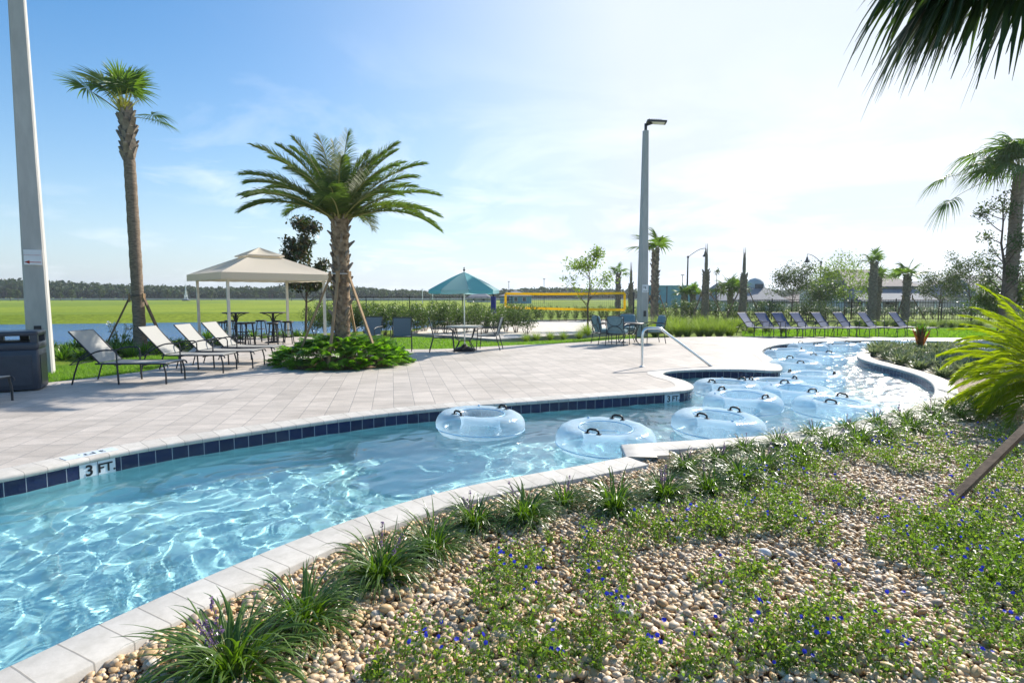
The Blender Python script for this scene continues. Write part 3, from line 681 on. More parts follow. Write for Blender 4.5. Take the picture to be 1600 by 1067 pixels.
# ------------------------------------------------------------------ place furniture
base = make_lounger('sun_lounger', '', M['sling'], M['dark'], 48, 'pale sling loungers beside the lawn')
lab = ['pale sling sun lounger nearest the slate trash bin, first of the four', 'second pale sling sun lounger counting from the trash bin',
       'third pale sling sun lounger counting from the trash bin', 'fourth pale sling sun lounger, the one closest to the cabana posts']
feet = [(260, 600), (349, 583), (395, 575), (427, 567)]
for i, (px, py) in enumerate(feet):
    g = G(px, py); rz = R([1.5, 2, 1, -1][i]); c, s = math.cos(rz), math.sin(rz)
    lx, ly = 1.90, -.31; loc = (g[0]-(c*lx-s*ly), g[1]-(s*lx+c*ly), 0)
    (put if i == 0 else dup)(base, loc, rz, lab[i])
# a fifth lounger, cut by the picture's edge, its foot leg at the corner of the trash bin
g = G(6, 638); dup(base, (g[0]-2.32, g[1]+.31, 0), 0, 'pale sling sun lounger in front of the slate trash bin, mostly out of view')
fb = make_lounger('sun_lounger', '', M['navy_sling'], M['dark'], 50, 'blue sling loungers across the pool')
fx = [1151, 1181, 1207, 1233, 1266, 1300, 1337, 1385]
for i, x in enumerate(fx):
    g = GD(x, 480, 23.3+.05*i); rz = R(-62+[9, -4, -6, 0, 1, -2, 2, 0][i])
    lb = '%s blue sling lounger in the far poolside row, counting from the tall grasses' % ordinal(i)
    (put if i == 0 else dup)(fb, (g[0]-.05, g[1]-.1, 0), rz, lb, .93)
stool = make_stool('')
spots = [(350, 538), (361, 534), (378, 541), (391, 540), (409, 534), (427, 541), (434, 535), (451, 537)]
for i, (x, y) in enumerate(spots):
    lb = '%s black backless bar stool under the cabana, counting from the cabana post beside the loungers' % ordinal(i)
    (put if i == 0 else dup)(stool, (*G(x, y)[:2], 0), i*.7, lb, 1.0)
bt = make_bar_table('round black bar table under the cabana near the front corner post'); put(bt, (*G(370, 536)[:2], 0))
dup(bt, (*G(428, 535)[:2], 0), .4, 'round black bar table under the cabana near the rear corner post')
sc_ = make_sling_chair('')
put(sc_, (*G(628, 548)[:2], 0), R(-82), 'grey sling chair standing alone beside the lawn, between palm bed and umbrella')
dup(sc_, (*G(577, 545)[:2], 0), R(-100), 'grey sling chair half hidden behind the thick palm trunk')
dup(sc_, (*G(693, 549)[:2], 0), R(8), 'grey sling chair facing the umbrella table, on its palm side')
dup(sc_, (*G(763, 546)[:2], 0), R(172), 'grey sling chair facing the umbrella table, on its volleyball side')
pt = make_table('patio_table', 'round pale-topped patio table with the umbrella through its centre', .53, .72); put(pt, (*G(726, 548)[:2], 0))
UC = G(726, 548)
def make_umbrella():
    T = thing('patio_umbrella', 'teal patio umbrella standing open through the round table', 'umbrella', (UC[0], UC[1], 0))
    b = MB(); b.tube([(0, 0, .05), (0, 0, 2.32)], .02, 10); b.build('pole', M['steel'], T)
    b = MB(); b.lathe([(0, 0), (.30, 0), (.32, .03), (.26, .08), (.1, .13), (.04, .2), (0, .2)], 28); b.build('base', M['black'], T)
    nseg = 8; Rr = 1.02
    for nm, par in (('canopy', 0), ('canopy', 1)):
        b = MB()
        for k in range(nseg):
            if k % 2 != par: continue
            a0, a1 = k*2*PI/nseg+.2, (k+1)*2*PI/nseg+.2; n = 8; V = []; F = []
            for i in range(n+1):
                t = i/n; r = .03+(Rr-.03)*t; z = 2.26-.50*t**1.12
                for j in range(n+1):
                    u = j/n; p = (1-u)*A(math.cos(a0), math.sin(a0))+u*A(math.cos(a1), math.sin(a1))
                    sag = .05*4*u*(1-u)*t; V.append((p[0]*r*(1-.06*4*u*(1-u)*t*t), p[1]*r*(1-.06*4*u*(1-u)*t*t), z-sag*.4))
            for i in range(n):
                for j in range(n): q = i*(n+1)+j; F.append((q, q+1, q+n+2, q+n+1))
            b.add(V, F, 0, True)
            e = [(V[n*(n+1)+j][0], V[n*(n+1)+j][1], V[n*(n+1)+j][2]-dz) for dz in (0, .1) for j in range(n+1)]
            b.add(e, [(j, j+n+1, j+n+2, j+1) for j in range(n)], 0, True)
        o = b.build('canopy_panels', M['teal_canvas'] if par == 0 else M['sunlit_teal_canvas'], T, )
        if par: o['label'] = 'teal canopy panels of the umbrella, painted paler for sun glare'
    for k in range(nseg):
        a = k*2*PI/nseg+.2; c, s = math.cos(a), math.sin(a)
        b = MB(); b.tube([(.02*c, .02*s, 2.24), (Rr*c, Rr*s, 1.745)], .009, 5); b.tube([(.03*c, .03*s, 1.75), (.55*c, .55*s, 1.98)], .007, 5); b.build('rib', M['dark'], T)
    b = MB(); b.lathe([(0, 2.3), (.03, 2.3), (.035, 2.33), (.012, 2.36), (.02, 2.39), (0, 2.42)], 10); b.build('finial', M['dark'], T)
    return T
make_umbrella()
# teal club chairs around a low round table
cc = make_club_chair(''); TC = G(978, 536)
put(cc, (TC[0]-.78, TC[1]-.25, 0), R(15), 'teal cushioned patio armchair farthest from the handrail, seen from its side')
dup(cc, (TC[0]-.42, TC[1]-.75, 0), R(62), 'teal cushioned patio armchair with its round-barred back towards the pool')
dup(cc, (TC[0]+.22, TC[1]+.85, 0), R(-100), 'teal cushioned patio armchair behind the low table, facing the pool')
dup(cc, (TC[0]+.92, TC[1]+.05, 0), R(186), 'teal cushioned patio armchair just behind the handrail post')
T = make_table('round_table', 'dark round metal table encircled by the teal armchairs', .5, .68); put(T, (TC[0]+.1, TC[1]+.05, 0))
# trash bin
def make_bin():
    g = G(39, 611); g0 = G(-25, 615)
    c = (g+g0)/2; T = thing('trash_bin', 'slate grey rectangular trash bin with open hooded top beside the concrete pole', 'trash bin', (c[0]-.02, c[1]+.33, 0), math.atan2(g[1]-g0[1], g[0]-g0[0]))
    w, d, h = .66, .62, 1.02
    def rbox(b, cx, cy, cz, sx, sy, sz, r=.05):
        V = []; F = []; n = 6; ring = []
        for qx, qy, a0 in ((1, 1, 0), (-1, 1, PI/2), (-1, -1, PI), (1, -1, 1.5*PI)):
            for k in range(n): a = a0+k*PI/2/(n-1); ring.append((qx*(sx/2-r)+r*math.cos(a), qy*(sy/2-r)+r*math.sin(a)))
        m = len(ring)
        for z, s in ((-sz/2, .97), (-sz/2+.02, 1), (sz/2-.02, 1), (sz/2, .97)):
            V += [(cx+x*s, cy+y*s, cz+z) for x, y in ring]
        F = [(i*m+j, i*m+(j+1) % m, (i+1)*m+(j+1) % m, (i+1)*m+j) for i in range(3) for j in range(m)]
        b.add(V, F, 0, True); b.add(V[:m]+[(cx, cy, cz-sz/2)], [((j+1) % m, j, m) for j in range(m)]); b.add(V[3*m:]+[(cx, cy, cz+sz/2)], [(j, (j+1) % m, m) for j in range(m)])
    b = MB(); rbox(b, 0, 0, .355, w, d, .67); b.build('body', M['bin'], T)
    b = MB()
    for s in (-1, 1): b.box((0, s*(d/2+.004), .35), (w*.72, .012, .50))
    for s in (-1, 1): b.box((s*(w/2+.004), 0, .35), (.012, d*.72, .50))
    b.build('side_panel', M['bin'], T)
    b = MB(); rbox(b, 0, 0, .755, w+.02, d+.02, .12)
    for sx in (-1, 1):
        for sy in (-1, 1): b.box((sx*(w/2-.05), sy*(d/2-.05), .87), (.10, .10, .14))
    rbox(b, 0, 0, .965, w+.02, d+.02, .075); b.build('hood', M['bin'], T)
    b = MB(); b.box((0, 0, .83), (w*.6, d*.6, .02)); b.box((.06, .18, .875), (.12, .05, .12)); b.build('liner', M['black'], T)
make_bin()
# concrete light poles
def light_pole(name, label, loc, w0, w1, h, rz, group='square concrete light poles', n=4, head=0):
    T = thing(name, label, 'light pole', (*loc, -.1), rz, group)
    b = MB(); ch = .06
    def ring(w, z): 
        a = w/2; c = a*.16; return [(a, -a+c, z), (a, a-c, z), (a-c, a, z), (-a+c, a, z), (-a, a-c, z), (-a, -a+c, z), (-a+c, -a, z), (a-c, -a, z)]
    V = []
    zs = np.linspace(0, h, 14)
    for z in zs: V += ring(w0+(w1-w0)*z/h, z)
    b.add(V, [(i*8+j, i*8+(j+1) % 8, (i+1)*8+(j+1) % 8, (i+1)*8+j) for i in range(13) for j in range(8)]); b.add(V[-8:], [(0, 1, 2, 3, 4, 5, 6, 7)]); b.build('shaft', M['concrete'], T)
    b = MB(); b.box((0, -w0*.485, .95), (.12, .02, .24)); b.build('hand_hole_cover', M['dark'], T)
    b = MB(); b.tube([(0, 0, h), (0, 0, h+.28)], .06, 10); b.tube([(0, 0, h+.22), (.25*math.cos(head), .25*math.sin(head), h+.3)], .05, 8); b.build('bracket', M['dark'], T)
    b = MB(); R_ = rot3('Z', head); r2 = R_@rot3('Y', R(4)); cpt = R_@A(.42, 0, 0)+A(0, 0, h+.33)
    b.box(cpt, (.78, .42, .07), r2); 
    for k in range(6): b.box(cpt+r2@A(-.3+k*.09, 0, .05), (.03, .38, .05), r2)
    hd = b.build('lamp_head', M['dark'], T); b = MB(); b.box(cpt+r2@A(.06, 0, -.037), (.52, .34, .008), r2); b.build('lens', M['label_white'], hd)
    return T
GP = G(60, 588, -.1)
P1 = light_pole('light_pole', 'massive square concrete light pole behind the slate trash bin, cropped at the top', (GP[0], GP[1]+.1), .42, .23, 9.3, R(33))
GP2 = G(1003, 525.5, -.1)
P2 = light_pole('light_pole', 'tall square concrete light pole with flat lamp head behind the teal armchairs', (GP2[0], GP2[1]), .38, .19, 8.35, R(20), head=R(-25))
def pole_sign(px, py, base, faceang, wd, hg, label, big):
    # a sheet taped on the pole's light-facing side
    dirn = A(math.cos(faceang), math.sin(faceang)); p = GD(px, py, base[1]-.2)
    c = A(base[0], base[1])+dirn*((.5*big+.02))
    T = thing('paper_sign', label, 'sign', (c[0], c[1], p[2]), faceang+PI/2)
    b = MB(); b.box((0, 0, 0), (wd, .006, hg)); b.build('sheet', M['paper'], T); return T
sw = pole_sign(58, 402, (GP[0], GP[1]+.1), R(33-90), .29, .31, 'white paper sign with a red arrow taped to the concrete pole by the bin', .385)
sw.location.x += .0
b = MB(); z = -.10; b.box((.02, -.005, z), (.22, .003, .014)); b.add([(-.14, -.0065, z), (-.055, -.0065, z+.036), (-.055, -.0065, z-.036)], [(0, 1, 2)][:1]); b.add([(-.14, -.0065, z), (-.055, -.0065, z-.036), (-.055, -.0065, z+.036)], [(0, 1, 2)]); b.build('arrow', M['red'], sw)
b = MB()
rr = random.Random(4)
for k in range(9): b.box((-.13+k*.031, -.005, .045), (.022, .003, .02*rr.uniform(.6, 1)))
b.build('faded_lettering', M['pink'], sw)
s2 = pole_sign(1003, 451, (GP2[0], GP2[1]), R(20-90), .30, .32, 'small white notice on the tall concrete pole by the volleyball net', .345)
b = MB(); b.box((-.07, -.005, .06), (.03, .003, .07)); b.box((.0, -.005, .04), (.03, .003, .10)); b.box((0, -.005, -.11), (.2, .003, .02)); b.build('faded_lettering', M['bin'], s2)
# handrail
def make_rail():
    p = G(1003, 573); T = thing('handrail', 'polished steel handrail bending down into the pool recess', 'handrail', (p[0], p[1], 0))
    q = G(1126, 589, -.25)-A(p[0], p[1], 0)
    pts = [(0, 0, 0), (0, 0, .70), (.01, 0, .78), (.05, .0, .845), (.12, 0, .87), (.34, 0, .87), (.42, 0, .85), (.48, 0, .80)]
    b = MB(); b.tube(pts+[(q[0]*.97, q[1], -.13), (q[0], q[1], -.22), (q[0]+.05, q[1], -.6)], .029, 14); b.build('rail', M['steel'], T)
    b = MB(); b.lathe([(.026, .0), (.055, 0), (.055, .012), (.03, .025)], 18); b.build('flange', M['steel'], T)
make_rail()
# volleyball net
def make_net():
    a = GD(790, 459, 27.2); c = GD(976, 458, 26.2); a2 = GD(790, 480, 27.2); c2 = GD(976, 484, 26.2)
    T = thing('volleyball_net', 'volleyball net edged in broad yellow tape over the sand court', 'volleyball net', (*((a+c)/2)[:2], 0)); o = A(*((a+c)/2)[:2], 0)
    def tape(p, q): 
        b = MB(); n = 10; P = np.array([p+(q-p)*t-A(0, 0, .03)*math.sin(PI*t) for t in np.linspace(0, 1, n)])-o
        for u, v in zip(P, P[1:]): b.bar(u, v, .012, .11)
        b.build('tape', M['yellow'], T)
    tape(a, c); tape(a2, c2); tape(a2, a); tape(c2, c)
    b = MB(); n = 60
    for k in range(1, n): t = k/n; b.bar(a+(c-a)*t-o, a2+(c2-a2)*t-o, .006)
    for k in range(1, 8): t = k/8; b.bar(a+(a2-a)*t-o, c+(c2-c)*t-o, .006)
    b.build('mesh_cords', M['net'], T)
    for (px, yy, e, sd) in ((771, 27.3, a, 1), (990, 26.1, c, -1)):
        p = GD(px, 470, yy); b = MB(); b.tube([(p[0]-o[0], p[1]-o[1], -.05), (p[0]-o[0], p[1]-o[1], 1.75)], .04, 10); ps = b.build('net_post', M['dark'], T)
        if sd == 1: b = MB(); b.tube([(p[0]-o[0], p[1]-o[1], .75), (p[0]-o[0], p[1]-o[1], 1.55)], .13, 14); b.build('pad', M['bluepad'], ps)
        b = MB(); b.tube([(p[0]-o[0], p[1]-o[1], 1.65), e-o], .008, 5); b.tube([(p[0]-o[0], p[1]-o[1], .95), (a2 if sd == 1 else c2)-o], .008, 5); b.build('cord', M['net'], ps)
make_net()
# cabana
def make_cabana():
    C = A(-8.60, 19.55); T = thing('cabana', 'cream fabric cabana with two-tier hip roof over the bar tables', 'cabana', (*C, 0), R(-1))
    hd = 2.18; ang = [-PI/2, 0, PI/2, PI]; ez = 2.12
    for a in ang:
        b = MB(); b.box((hd*math.cos(a), hd*math.sin(a), ez/2), (.075, .075, ez), PI/4); b.build('post', M['post'], T)
    ro = hd+.36
    def hip(b, r, z0, r1, z1, n=8):
        cs = [A(r*math.cos(a), r*math.sin(a), z0) for a in ang]; ct = [A(r1*math.cos(a), r1*math.sin(a), z1) for a in ang]
        for k in range(4):
            V = []; F = []
            for i in range(n+1):
                t = i/n
                for j in range(n+1):
                    u = j/n; p = (cs[k]*(1-u)+cs[(k+1) % 4]*u)*(1-t)+(ct[k]*(1-u)+ct[(k+1) % 4]*u)*t
                    p = p-A(0, 0, .07)*4*t*(1-t)*(4*u*(1-u))**.5; V.append(p)
            for i in range(n):
                for j in range(n): q = i*(n+1)+j; F.append((q, q+1, q+n+2, q+n+1))
            b.add(V, F, 0, True)
    b = MB(); hip(b, ro, 2.30, .62, 2.92); b.build('lower_roof', M['canvas'], T)
    b = MB(); hip(b, .86, 2.94, .02, 3.22); b.build('top_vent_roof', M['canvas'], T)
    b = MB()
    for r, z0, z1 in ((ro, 2.08, 2.30), (.86, 2.90, 2.94)):
        for k in range(4):
            p = A(r*math.cos(ang[k]), r*math.sin(ang[k])); q = A(r*math.cos(ang[(k+1) % 4]), r*math.sin(ang[(k+1) % 4])); m = 14; V = []
            for i in range(m+1):
                t = i/m; pp = p+(q-p)*t; V += [(*pp, z1), (*pp*(1+.004*math.sin(t*40)), z0+.012*abs(math.sin(t*22)) if r > 1 else z0)]
            b.add(V, [(2*i, 2*i+1, 2*i+3, 2*i+2) for i in range(m)], 0, True)
    b.build('valance', M['canvas'], T)
    b = MB()
    for k in range(4):
        p = A(hd*math.cos(ang[k]), hd*math.sin(ang[k]), 2.12); q = A(hd*math.cos(ang[(k+1) % 4]), hd*math.sin(ang[(k+1) % 4]), 2.12); b.bar(p, q, .06, .06); b.bar(p+A(0, 0, .04), (p[0]*.28, p[1]*.28, 2.82), .05, .05)
    b.build('roof_frame', M['post'], T)
make_cabana()
# tubes afloat
def tube_proto(label, Rm=.42, r=.170):
    T = thing('swim_ring', label, 'swim ring', group='clear inflatable rings afloat in the lazy river')
    n, m = 64, 28; V = []; rr = np.random.default_rng(5)
    for i in range(n):
        a = 2*PI*i/n; pk = 1+.012*math.sin(a*16)
        for j in range(m):
            t = 2*PI*j/m; inn = .010*math.sin(a*26)*max(0, -math.cos(t))**2; rad = Rm+(r*pk+inn)*math.cos(t); V.append((rad*math.cos(a), rad*math.sin(a), (r*.93*pk)*math.sin(t)))
    F = [(i*m+j, ((i+1) % n)*m+j, ((i+1) % n)*m+(j+1) % m, i*m+(j+1) % m) for i in range(n) for j in range(m)]
    b = MB(); b.add(V, F, 0, True); b.build('ring', M['vinyl'], T)
    b = MB(); b.tube(arc((0, 0, r*.80), Rm-r*.62, 0, 2*PI, 49, 'xy')[:-1], .006, 6, closed=True); b.tube(arc((0, 0, -r*.3), Rm+r*.98, 0, 2*PI, 49, 'xy')[:-1], .005, 6, closed=True); b.build('seam', SEAM, T)
    for a in (R(200), R(20)):
        b = MB(); c, s = math.cos(a), math.sin(a); q = rot3('Z', a+PI/2); o = A((Rm-.02)*c, (Rm-.02)*s, r*.90)
        P = [(-.07, 0, -.0), (-.062, 0, .034), (-.035, 0, .050), (.035, 0, .050), (.062, 0, .034), (.07, 0, 0)]
        b.tube([o+q@A(*p) for p in P], .013, 8)
        for e in (-.07, .07): b.box(o+q@A(e, 0, .002), (.05, .05, .012), q)
        b.build('handle', M['black'], T)
    b = MB(); b.lathe([(0, 0), (.014, 0), (.014, .02), (0, .022)], 10, (Rm*.3, Rm*.93, r*.9)); b.build('valve', SEAM, T)
    return T
SEAM = mat('vinyl_seam', (.35, .62, .85), None, 5, .3)
def ring_at(px, py): g = G(px, py, -.05); return (g[0], g[1], WZ+.10)
tp = tube_proto('')
rings = [(751, 657, 25, 'clear swim ring closest to the long navy-tiled wall, floating apart from the others'),
 (946, 681, 40, 'clear swim ring beside the stone corner jutting into the water'),
 (1122, 661, 200, 'clear swim ring just beyond the stone corner, largest of the crowded rings'),
 (1136, 606, 10, 'clear swim ring touching the handrail recess, under the rail'),
 (1208, 603, 160, 'clear swim ring at the tiled point of the recess, behind the rail ring'),
 (1160, 627, 100, 'clear swim ring in the middle of the crowd, showing one dark handle to the rail'),
 (1246, 616, 75, 'clear swim ring with two dark handles at the centre of the channel'),
 (1306, 637, 30, 'clear swim ring closest to the liriope-lined bank, apart on the glittering water'),
 (1268, 592, 120, 'clear swim ring behind the channel centre, drifting towards the island'),
 (1242, 571, 60, 'clear swim ring off the deck point where the channel narrows'),
 (1283, 560, 15, 'clear swim ring between the deck point and the island kerb'),
 (1228, 552, 130, 'clear swim ring tucked into the far rounded deck cove'),
 (1262, 543, 75, 'clear swim ring at the far pool edge below the blue loungers'),
 (1311, 542, 5, 'clear swim ring at the far pool edge between two others'),
 (1366, 541.5, 110, 'clear swim ring at the far pool edge closest to the island tip'),
 (1420, 538, 50, 'clear swim ring behind the island, last at the far pool edge')]
for i, (x, y, a, lb) in enumerate(rings):
    o = (put if i == 0 else dup)(tp, ring_at(x, y), R(a), lb, 1.0)
    o.rotation_euler = (R(2*math.sin(i*2.1)), R(2.5*math.cos(i*1.7)), R(a))
# ------------------------------------------------------------------ plant builders
def fan_frond(b, base, az, el, Lp, Rf, rng, droop=.5, nseg=34, spread=130, wind=(0, 0, 0), mi_leaf=0, mi_pet=1, wseg=.03, fold=.35):
    """costapalmate leaf: arching petiole, then segments fanning from its end, tips drooping"""
    base = np.asarray(base, float); d = A(math.cos(az)*math.cos(el), math.sin(az)*math.cos(el), math.sin(el)); wind = np.asarray(wind, float)
    k = 8; t = np.linspace(0, 1, k)[:, None]
    P = base+d*Lp*t+A(0, 0, -1)*(droop*.28*Lp)*t**2+wind*Lp*.4*t**2
    b.tube(P, np.linspace(.022, .009, k)*max(.6, Rf), 5, mi_pet, False)
    o = P[-1]; ax = nrm(P[-1]-P[-2]); side = nrm(np.cross(ax, (0, 0, 1))); up = np.cross(side, ax)
    tw = rng.uniform(-.5, .5); side, up = side*math.cos(tw)+up*math.sin(tw), up*math.cos(tw)-side*math.sin(tw)
    an = np.radians(np.linspace(-spread, spread, nseg))+rng.normal(0, .02, nseg)
    S = 7; s = np.linspace(0, 1, S)
    costa = Rf*.28
    L = Rf*(1-.22*(np.abs(an)/R(spread))**2)*rng.uniform(.88, 1.05, nseg)
    dirs = np.cos(an)[:, None]*ax+np.sin(an)[:, None]*side+(.28*np.cos(an*1.2)[:, None]-.05)*-up
    dirs = nrma(dirs)
    st = o+ax*(costa*np.clip(np.cos(an), 0, 1))[:, None]*.8
    dl = (L-costa*.5*np.clip(np.cos(an), 0, 1))
    P = st[:, None, :]+dirs[:, None, :]*(dl[:, None]*s[None, :])[..., None]
    dr = (droop*(.35+.5*rng.random(nseg)))[:, None]*dl[:, None]*(s[None, :]**2.6)
    P[..., 2] -= dr
    P += wind*(dl[:, None]*(s[None, :]**1.8)*.6)[..., None]
    W = (wseg*Rf)*np.interp(s, [0, .35, .6, 1], [.25, 1, .7, .04])[None, :]*np.ones((nseg, 1))
    tan = -np.sin(an)[:, None]*ax+np.cos(an)[:, None]*side
    b.ribbons(P, W, tan, fold, mi_leaf, False)
def pinnate_frond(b, base, az, el, L, leaf, rng, droop=.9, n=60, w=.012, wind=(0, 0, 0), mi_leaf=0, mi_pet=1, vee=.5, r0=.02, start=.14, hang=.25):
    base = np.asarray(base, float); wind = np.asarray(wind, float)
    k = 26; t = np.linspace(0, 1, k); th = el-droop*1.25*t**1.35
    dx = np.cumsum(np.concatenate([[0], np.cos(th[:-1])]))*L/(k-1); dz = np.cumsum(np.concatenate([[0], np.sin(th[:-1])]))*L/(k-1)
    h = A(math.cos(az), math.sin(az), 0); P = base+h*dx[:, None]+A(0, 0, 1)*dz[:, None]+wind*(L*t**2*.35)[:, None]
    sw = rng.uniform(-.12, .12); sd0 = nrm(np.cross(h, (0, 0, 1))); P = P+sd0*(sw*L*t**2)[:, None]
    b.tube(P, np.interp(t, [0, .1, 1], [r0*1.6, r0, r0*.2]), 6, mi_pet, False)
    T = nrma(np.gradient(P, axis=0)); tt = np.linspace(start, .995, n); C = np.stack([np.interp(tt, t, P[:, i]) for i in range(3)], 1)
    TT = nrma(np.stack([np.interp(tt, t, T[:, i]) for i in range(3)], 1)); side = nrma(np.cross(TT, (0, 0, 1))); up = np.cross(side, TT)
    ll = leaf*np.interp(tt, [start, .3, .6, .9, 1], [.55, 1, 1, .62, .35])
    for s in (-1, 1):
        f = rng.uniform(.85, 1.1, n); ang = np.interp(tt, [start, .6, 1], [1.15, .85, .35])+rng.normal(0, .09, n)
        d = TT*np.cos(ang)[:, None]+(side*s)*np.sin(ang)[:, None]+up*(vee*rng.uniform(.4, 1.3, n))[:, None]; d = nrma(d)
        S = 5; q = np.linspace(0, 1, S); PP = C[:, None, :]+d[:, None, :]*((ll*f)[:, None]*q)[..., None]
        PP[..., 2] -= (hang*(ll*f)[:, None]*q**2); PP += wind*((ll)[:, None]*q**2*.25)[..., None]
        W = w*np.interp(q, [0, .2, .6, 1], [.5, 1, .8, .05])[None, :]*np.ones((n, 1))
        b.ribbons(PP, W, up+TT*.2, .0, mi_leaf, False)
def trunk_mesh(b, P, r, n=14, mi=0, rings=.0, rng=None):
    P = np.asarray(P, float)
    b.tube(P, r, n, mi, False)
def boots(b, P0, P1, r0, r1, n, size, rng, mi=0, flare=.5, w=.6):
    P0 = np.asarray(P0, float); P1 = np.asarray(P1, float); ax = P1-P0; L = np.linalg.norm(ax); ax = ax/L
    x = nrm(np.cross(ax, (0, 1, 0))); y = np.cross(ax, x)
    for i in range(n):
        t = (i+.5)/n; a = i*2.39996+rng.uniform(-.08, .08); rr = r0+(r1-r0)*t; c = P0+ax*L*t
        o = x*math.cos(a)+y*math.sin(a); s = np.cross(ax, o); sz = size*rng.uniform(.8, 1.2)
        fl = flare*rng.uniform(.6, 1.3); d = nrm(ax+o*fl); nn = nrm(np.cross(s, d)); hw = sz*w/2
        p = c+o*rr*.82
        V = []
        for q, ww, tk in ((0, 1, .35), (.55, .8, .28), (1, .5, .12)):
            cc = p+d*sz*q
            V += [cc-s*hw*ww, cc+s*hw*ww, cc+s*hw*ww*.5-nn*sz*tk, cc-s*hw*ww*.5-nn*sz*tk]
        F = []
        for k in range(2):
            for j in range(4): F.append((k*4+j, k*4+(j+1) % 4, k*4+4+(j+1) % 4, k*4+4+j))
        F.append((8, 9, 10, 11)); b.add(V, F, mi)
def make_sabal(name, label, loc, h, r, nfr, Rf, seed, booted=(0.0, 1.0), wind=(0, 0, 0), lean=(0, 0), droop=.6, els=(-.4, 1.4), Lp=.9, group=None, boot_mat='boot_grey', bsize=.22, nseg=34, fronds=None, nboot=None, wseg=.03, leafm='sabal'):
    rr = np.random.default_rng(seed); T = thing(name, label, 'palm tree', loc, 0, group)
    z = np.linspace(0, 1, 14); P = np.stack([lean[0]*z**1.5, lean[1]*z**1.5, h*z], 1)
    rad = r*np.interp(z, [0, .05, .2, .8, 1], [1.25, 1.08, 1, .95, .8])*(1+.03*np.sin(z*37))
    b = MB(); zz = np.linspace(0, 1, 70); PP = np.stack([np.interp(zz, z, P[:, i]) for i in range(3)], 1); b.tube(PP, np.interp(zz, z, rad)*(1+.035*np.sin(zz*h*42)*1), 16, 0, True)
    tk = b.build('trunk', M['bark'], T)
    z0, z1 = booted
    if z1 > z0:
        b = MB(); nb = nboot or int((z1-z0)*h*26)
        p0 = A(*(P[0]+(P[-1]-P[0])*z0)); p1 = P[-1]; p0 = A(np.interp(z0, z, P[:, 0]), np.interp(z0, z, P[:, 1]), h*z0)
        boots(b, p0, p1, r*.95, r*.85, nb, bsize, rr); b.build('boots', M[boot_mat], tk)
    top = P[-1]
    fr = fronds or [(i*2.4+rr.uniform(-.3, .3), els[1]-(els[1]-els[0])*(i/nfr)**.8+rr.uniform(-.1, .1), Rf*rr.uniform(.85, 1.1), Lp*rr.uniform(.8, 1.15)) for i in range(nfr)]
    for az, el, rf, lp in fr:
        b = MB(); fan_frond(b, top-A(0, 0, .1), az, el, lp, rf, rr, droop*(1.0 if el > .3 else 1.3), nseg, 120, wind, wseg=wseg); b.build('frond', [M[leafm], M['petiole']], T)
    return T
def branchy(b, base, h, rng, r, spread, n, curve=.3):
    """trunk with limbs; returns branch end points for the clumps"""
    k = 8; z = np.linspace(0, 1, k); P = np.stack([np.cumsum(rng.normal(0, .02*h, k))*z, np.cumsum(rng.normal(0, .02*h, k))*z, z*h*.85], 1)
    b.tube(P, r*np.interp(z, [0, .1, 1], [1.3, 1, .25]), 9, 0, False); ends = []
    for i in range(n):
        t = rng.uniform(.32, .98); s = A(*[np.interp(t, z, P[:, j]) for j in range(3)]); a = i*2.4+rng.uniform(-.4, .4); el = rng.uniform(.25, .95)
        L = spread*(1.15-.55*t)*rng.uniform(.7, 1.1); d = A(math.cos(a)*math.cos(el), math.sin(a)*math.cos(el), math.sin(el)); q = np.linspace(0, 1, 6)[:, None]
        B = s+d*L*q+A(0, 0, .12*L)*q**2+rng.normal(0, .03*L, (6, 3))*q; b.tube(B, r*.42*(1-.8*q[:, 0])*(1.1-.5*t), 6, 0, False)
        ends += [B[-1], B[3], B[4]]
        for _ in range(2):
            d2 = nrm(d+rng.normal(0, .6, 3)); C = B[3]+d2*L*.5*q; b.tube(C, r*.16*(1-.8*q[:, 0]), 4, 0, False); ends += [C[-1], C[3]]
    ends.append(P[-1]); return np.array(ends)
def clump_leaves(b, C, rad, n, ll, lw, rng, mi=0, flat=.7, upb=.4):
    """n leaves spread round every clump centre"""
    k = len(C); P = np.repeat(C, n, 0); N = len(P); d = rng.normal(0, 1, (N, 3)); d = nrma(d)*(rng.random((N, 1))**.45); rs = np.repeat(rng.uniform(.6, 1.25, k)*rad, n)[:, None]
    P = P+d*rs*A(1, 1, flat); a = nrma(d*.8+rng.normal(0, .8, (N, 3))+A(0, 0, upb*-.3)); u = nrma(rng.normal(0, .7, (N, 3))+A(0, 0, 1)); s = nrma(np.cross(a, u))
    sc = rng.uniform(.7, 1.25, (N, 1)); b.leaves(P, a*ll*.5*sc, s*lw*.5*sc, mi)
def make_tree(name, label, loc, h, spread, nbr, seed, leafm, ll, lw, nleaf, rad, r=.05, base_h=.0, cat='tree', group=None, flat=.7, crown='crown', trunkmat='tbark'):
    rr = np.random.default_rng(seed); T = thing(name, label, cat, loc, rr.uniform(0, 6), group); b = MB(); E = branchy(b, None, h, rr, r, spread, nbr); b.build('trunk', M[trunkmat], T)
    E = E[E[:, 2] > base_h]; b = MB(); clump_leaves(b, E, rad, nleaf, ll, lw, rr, 0, flat); b.build(crown, M[leafm], T); return T
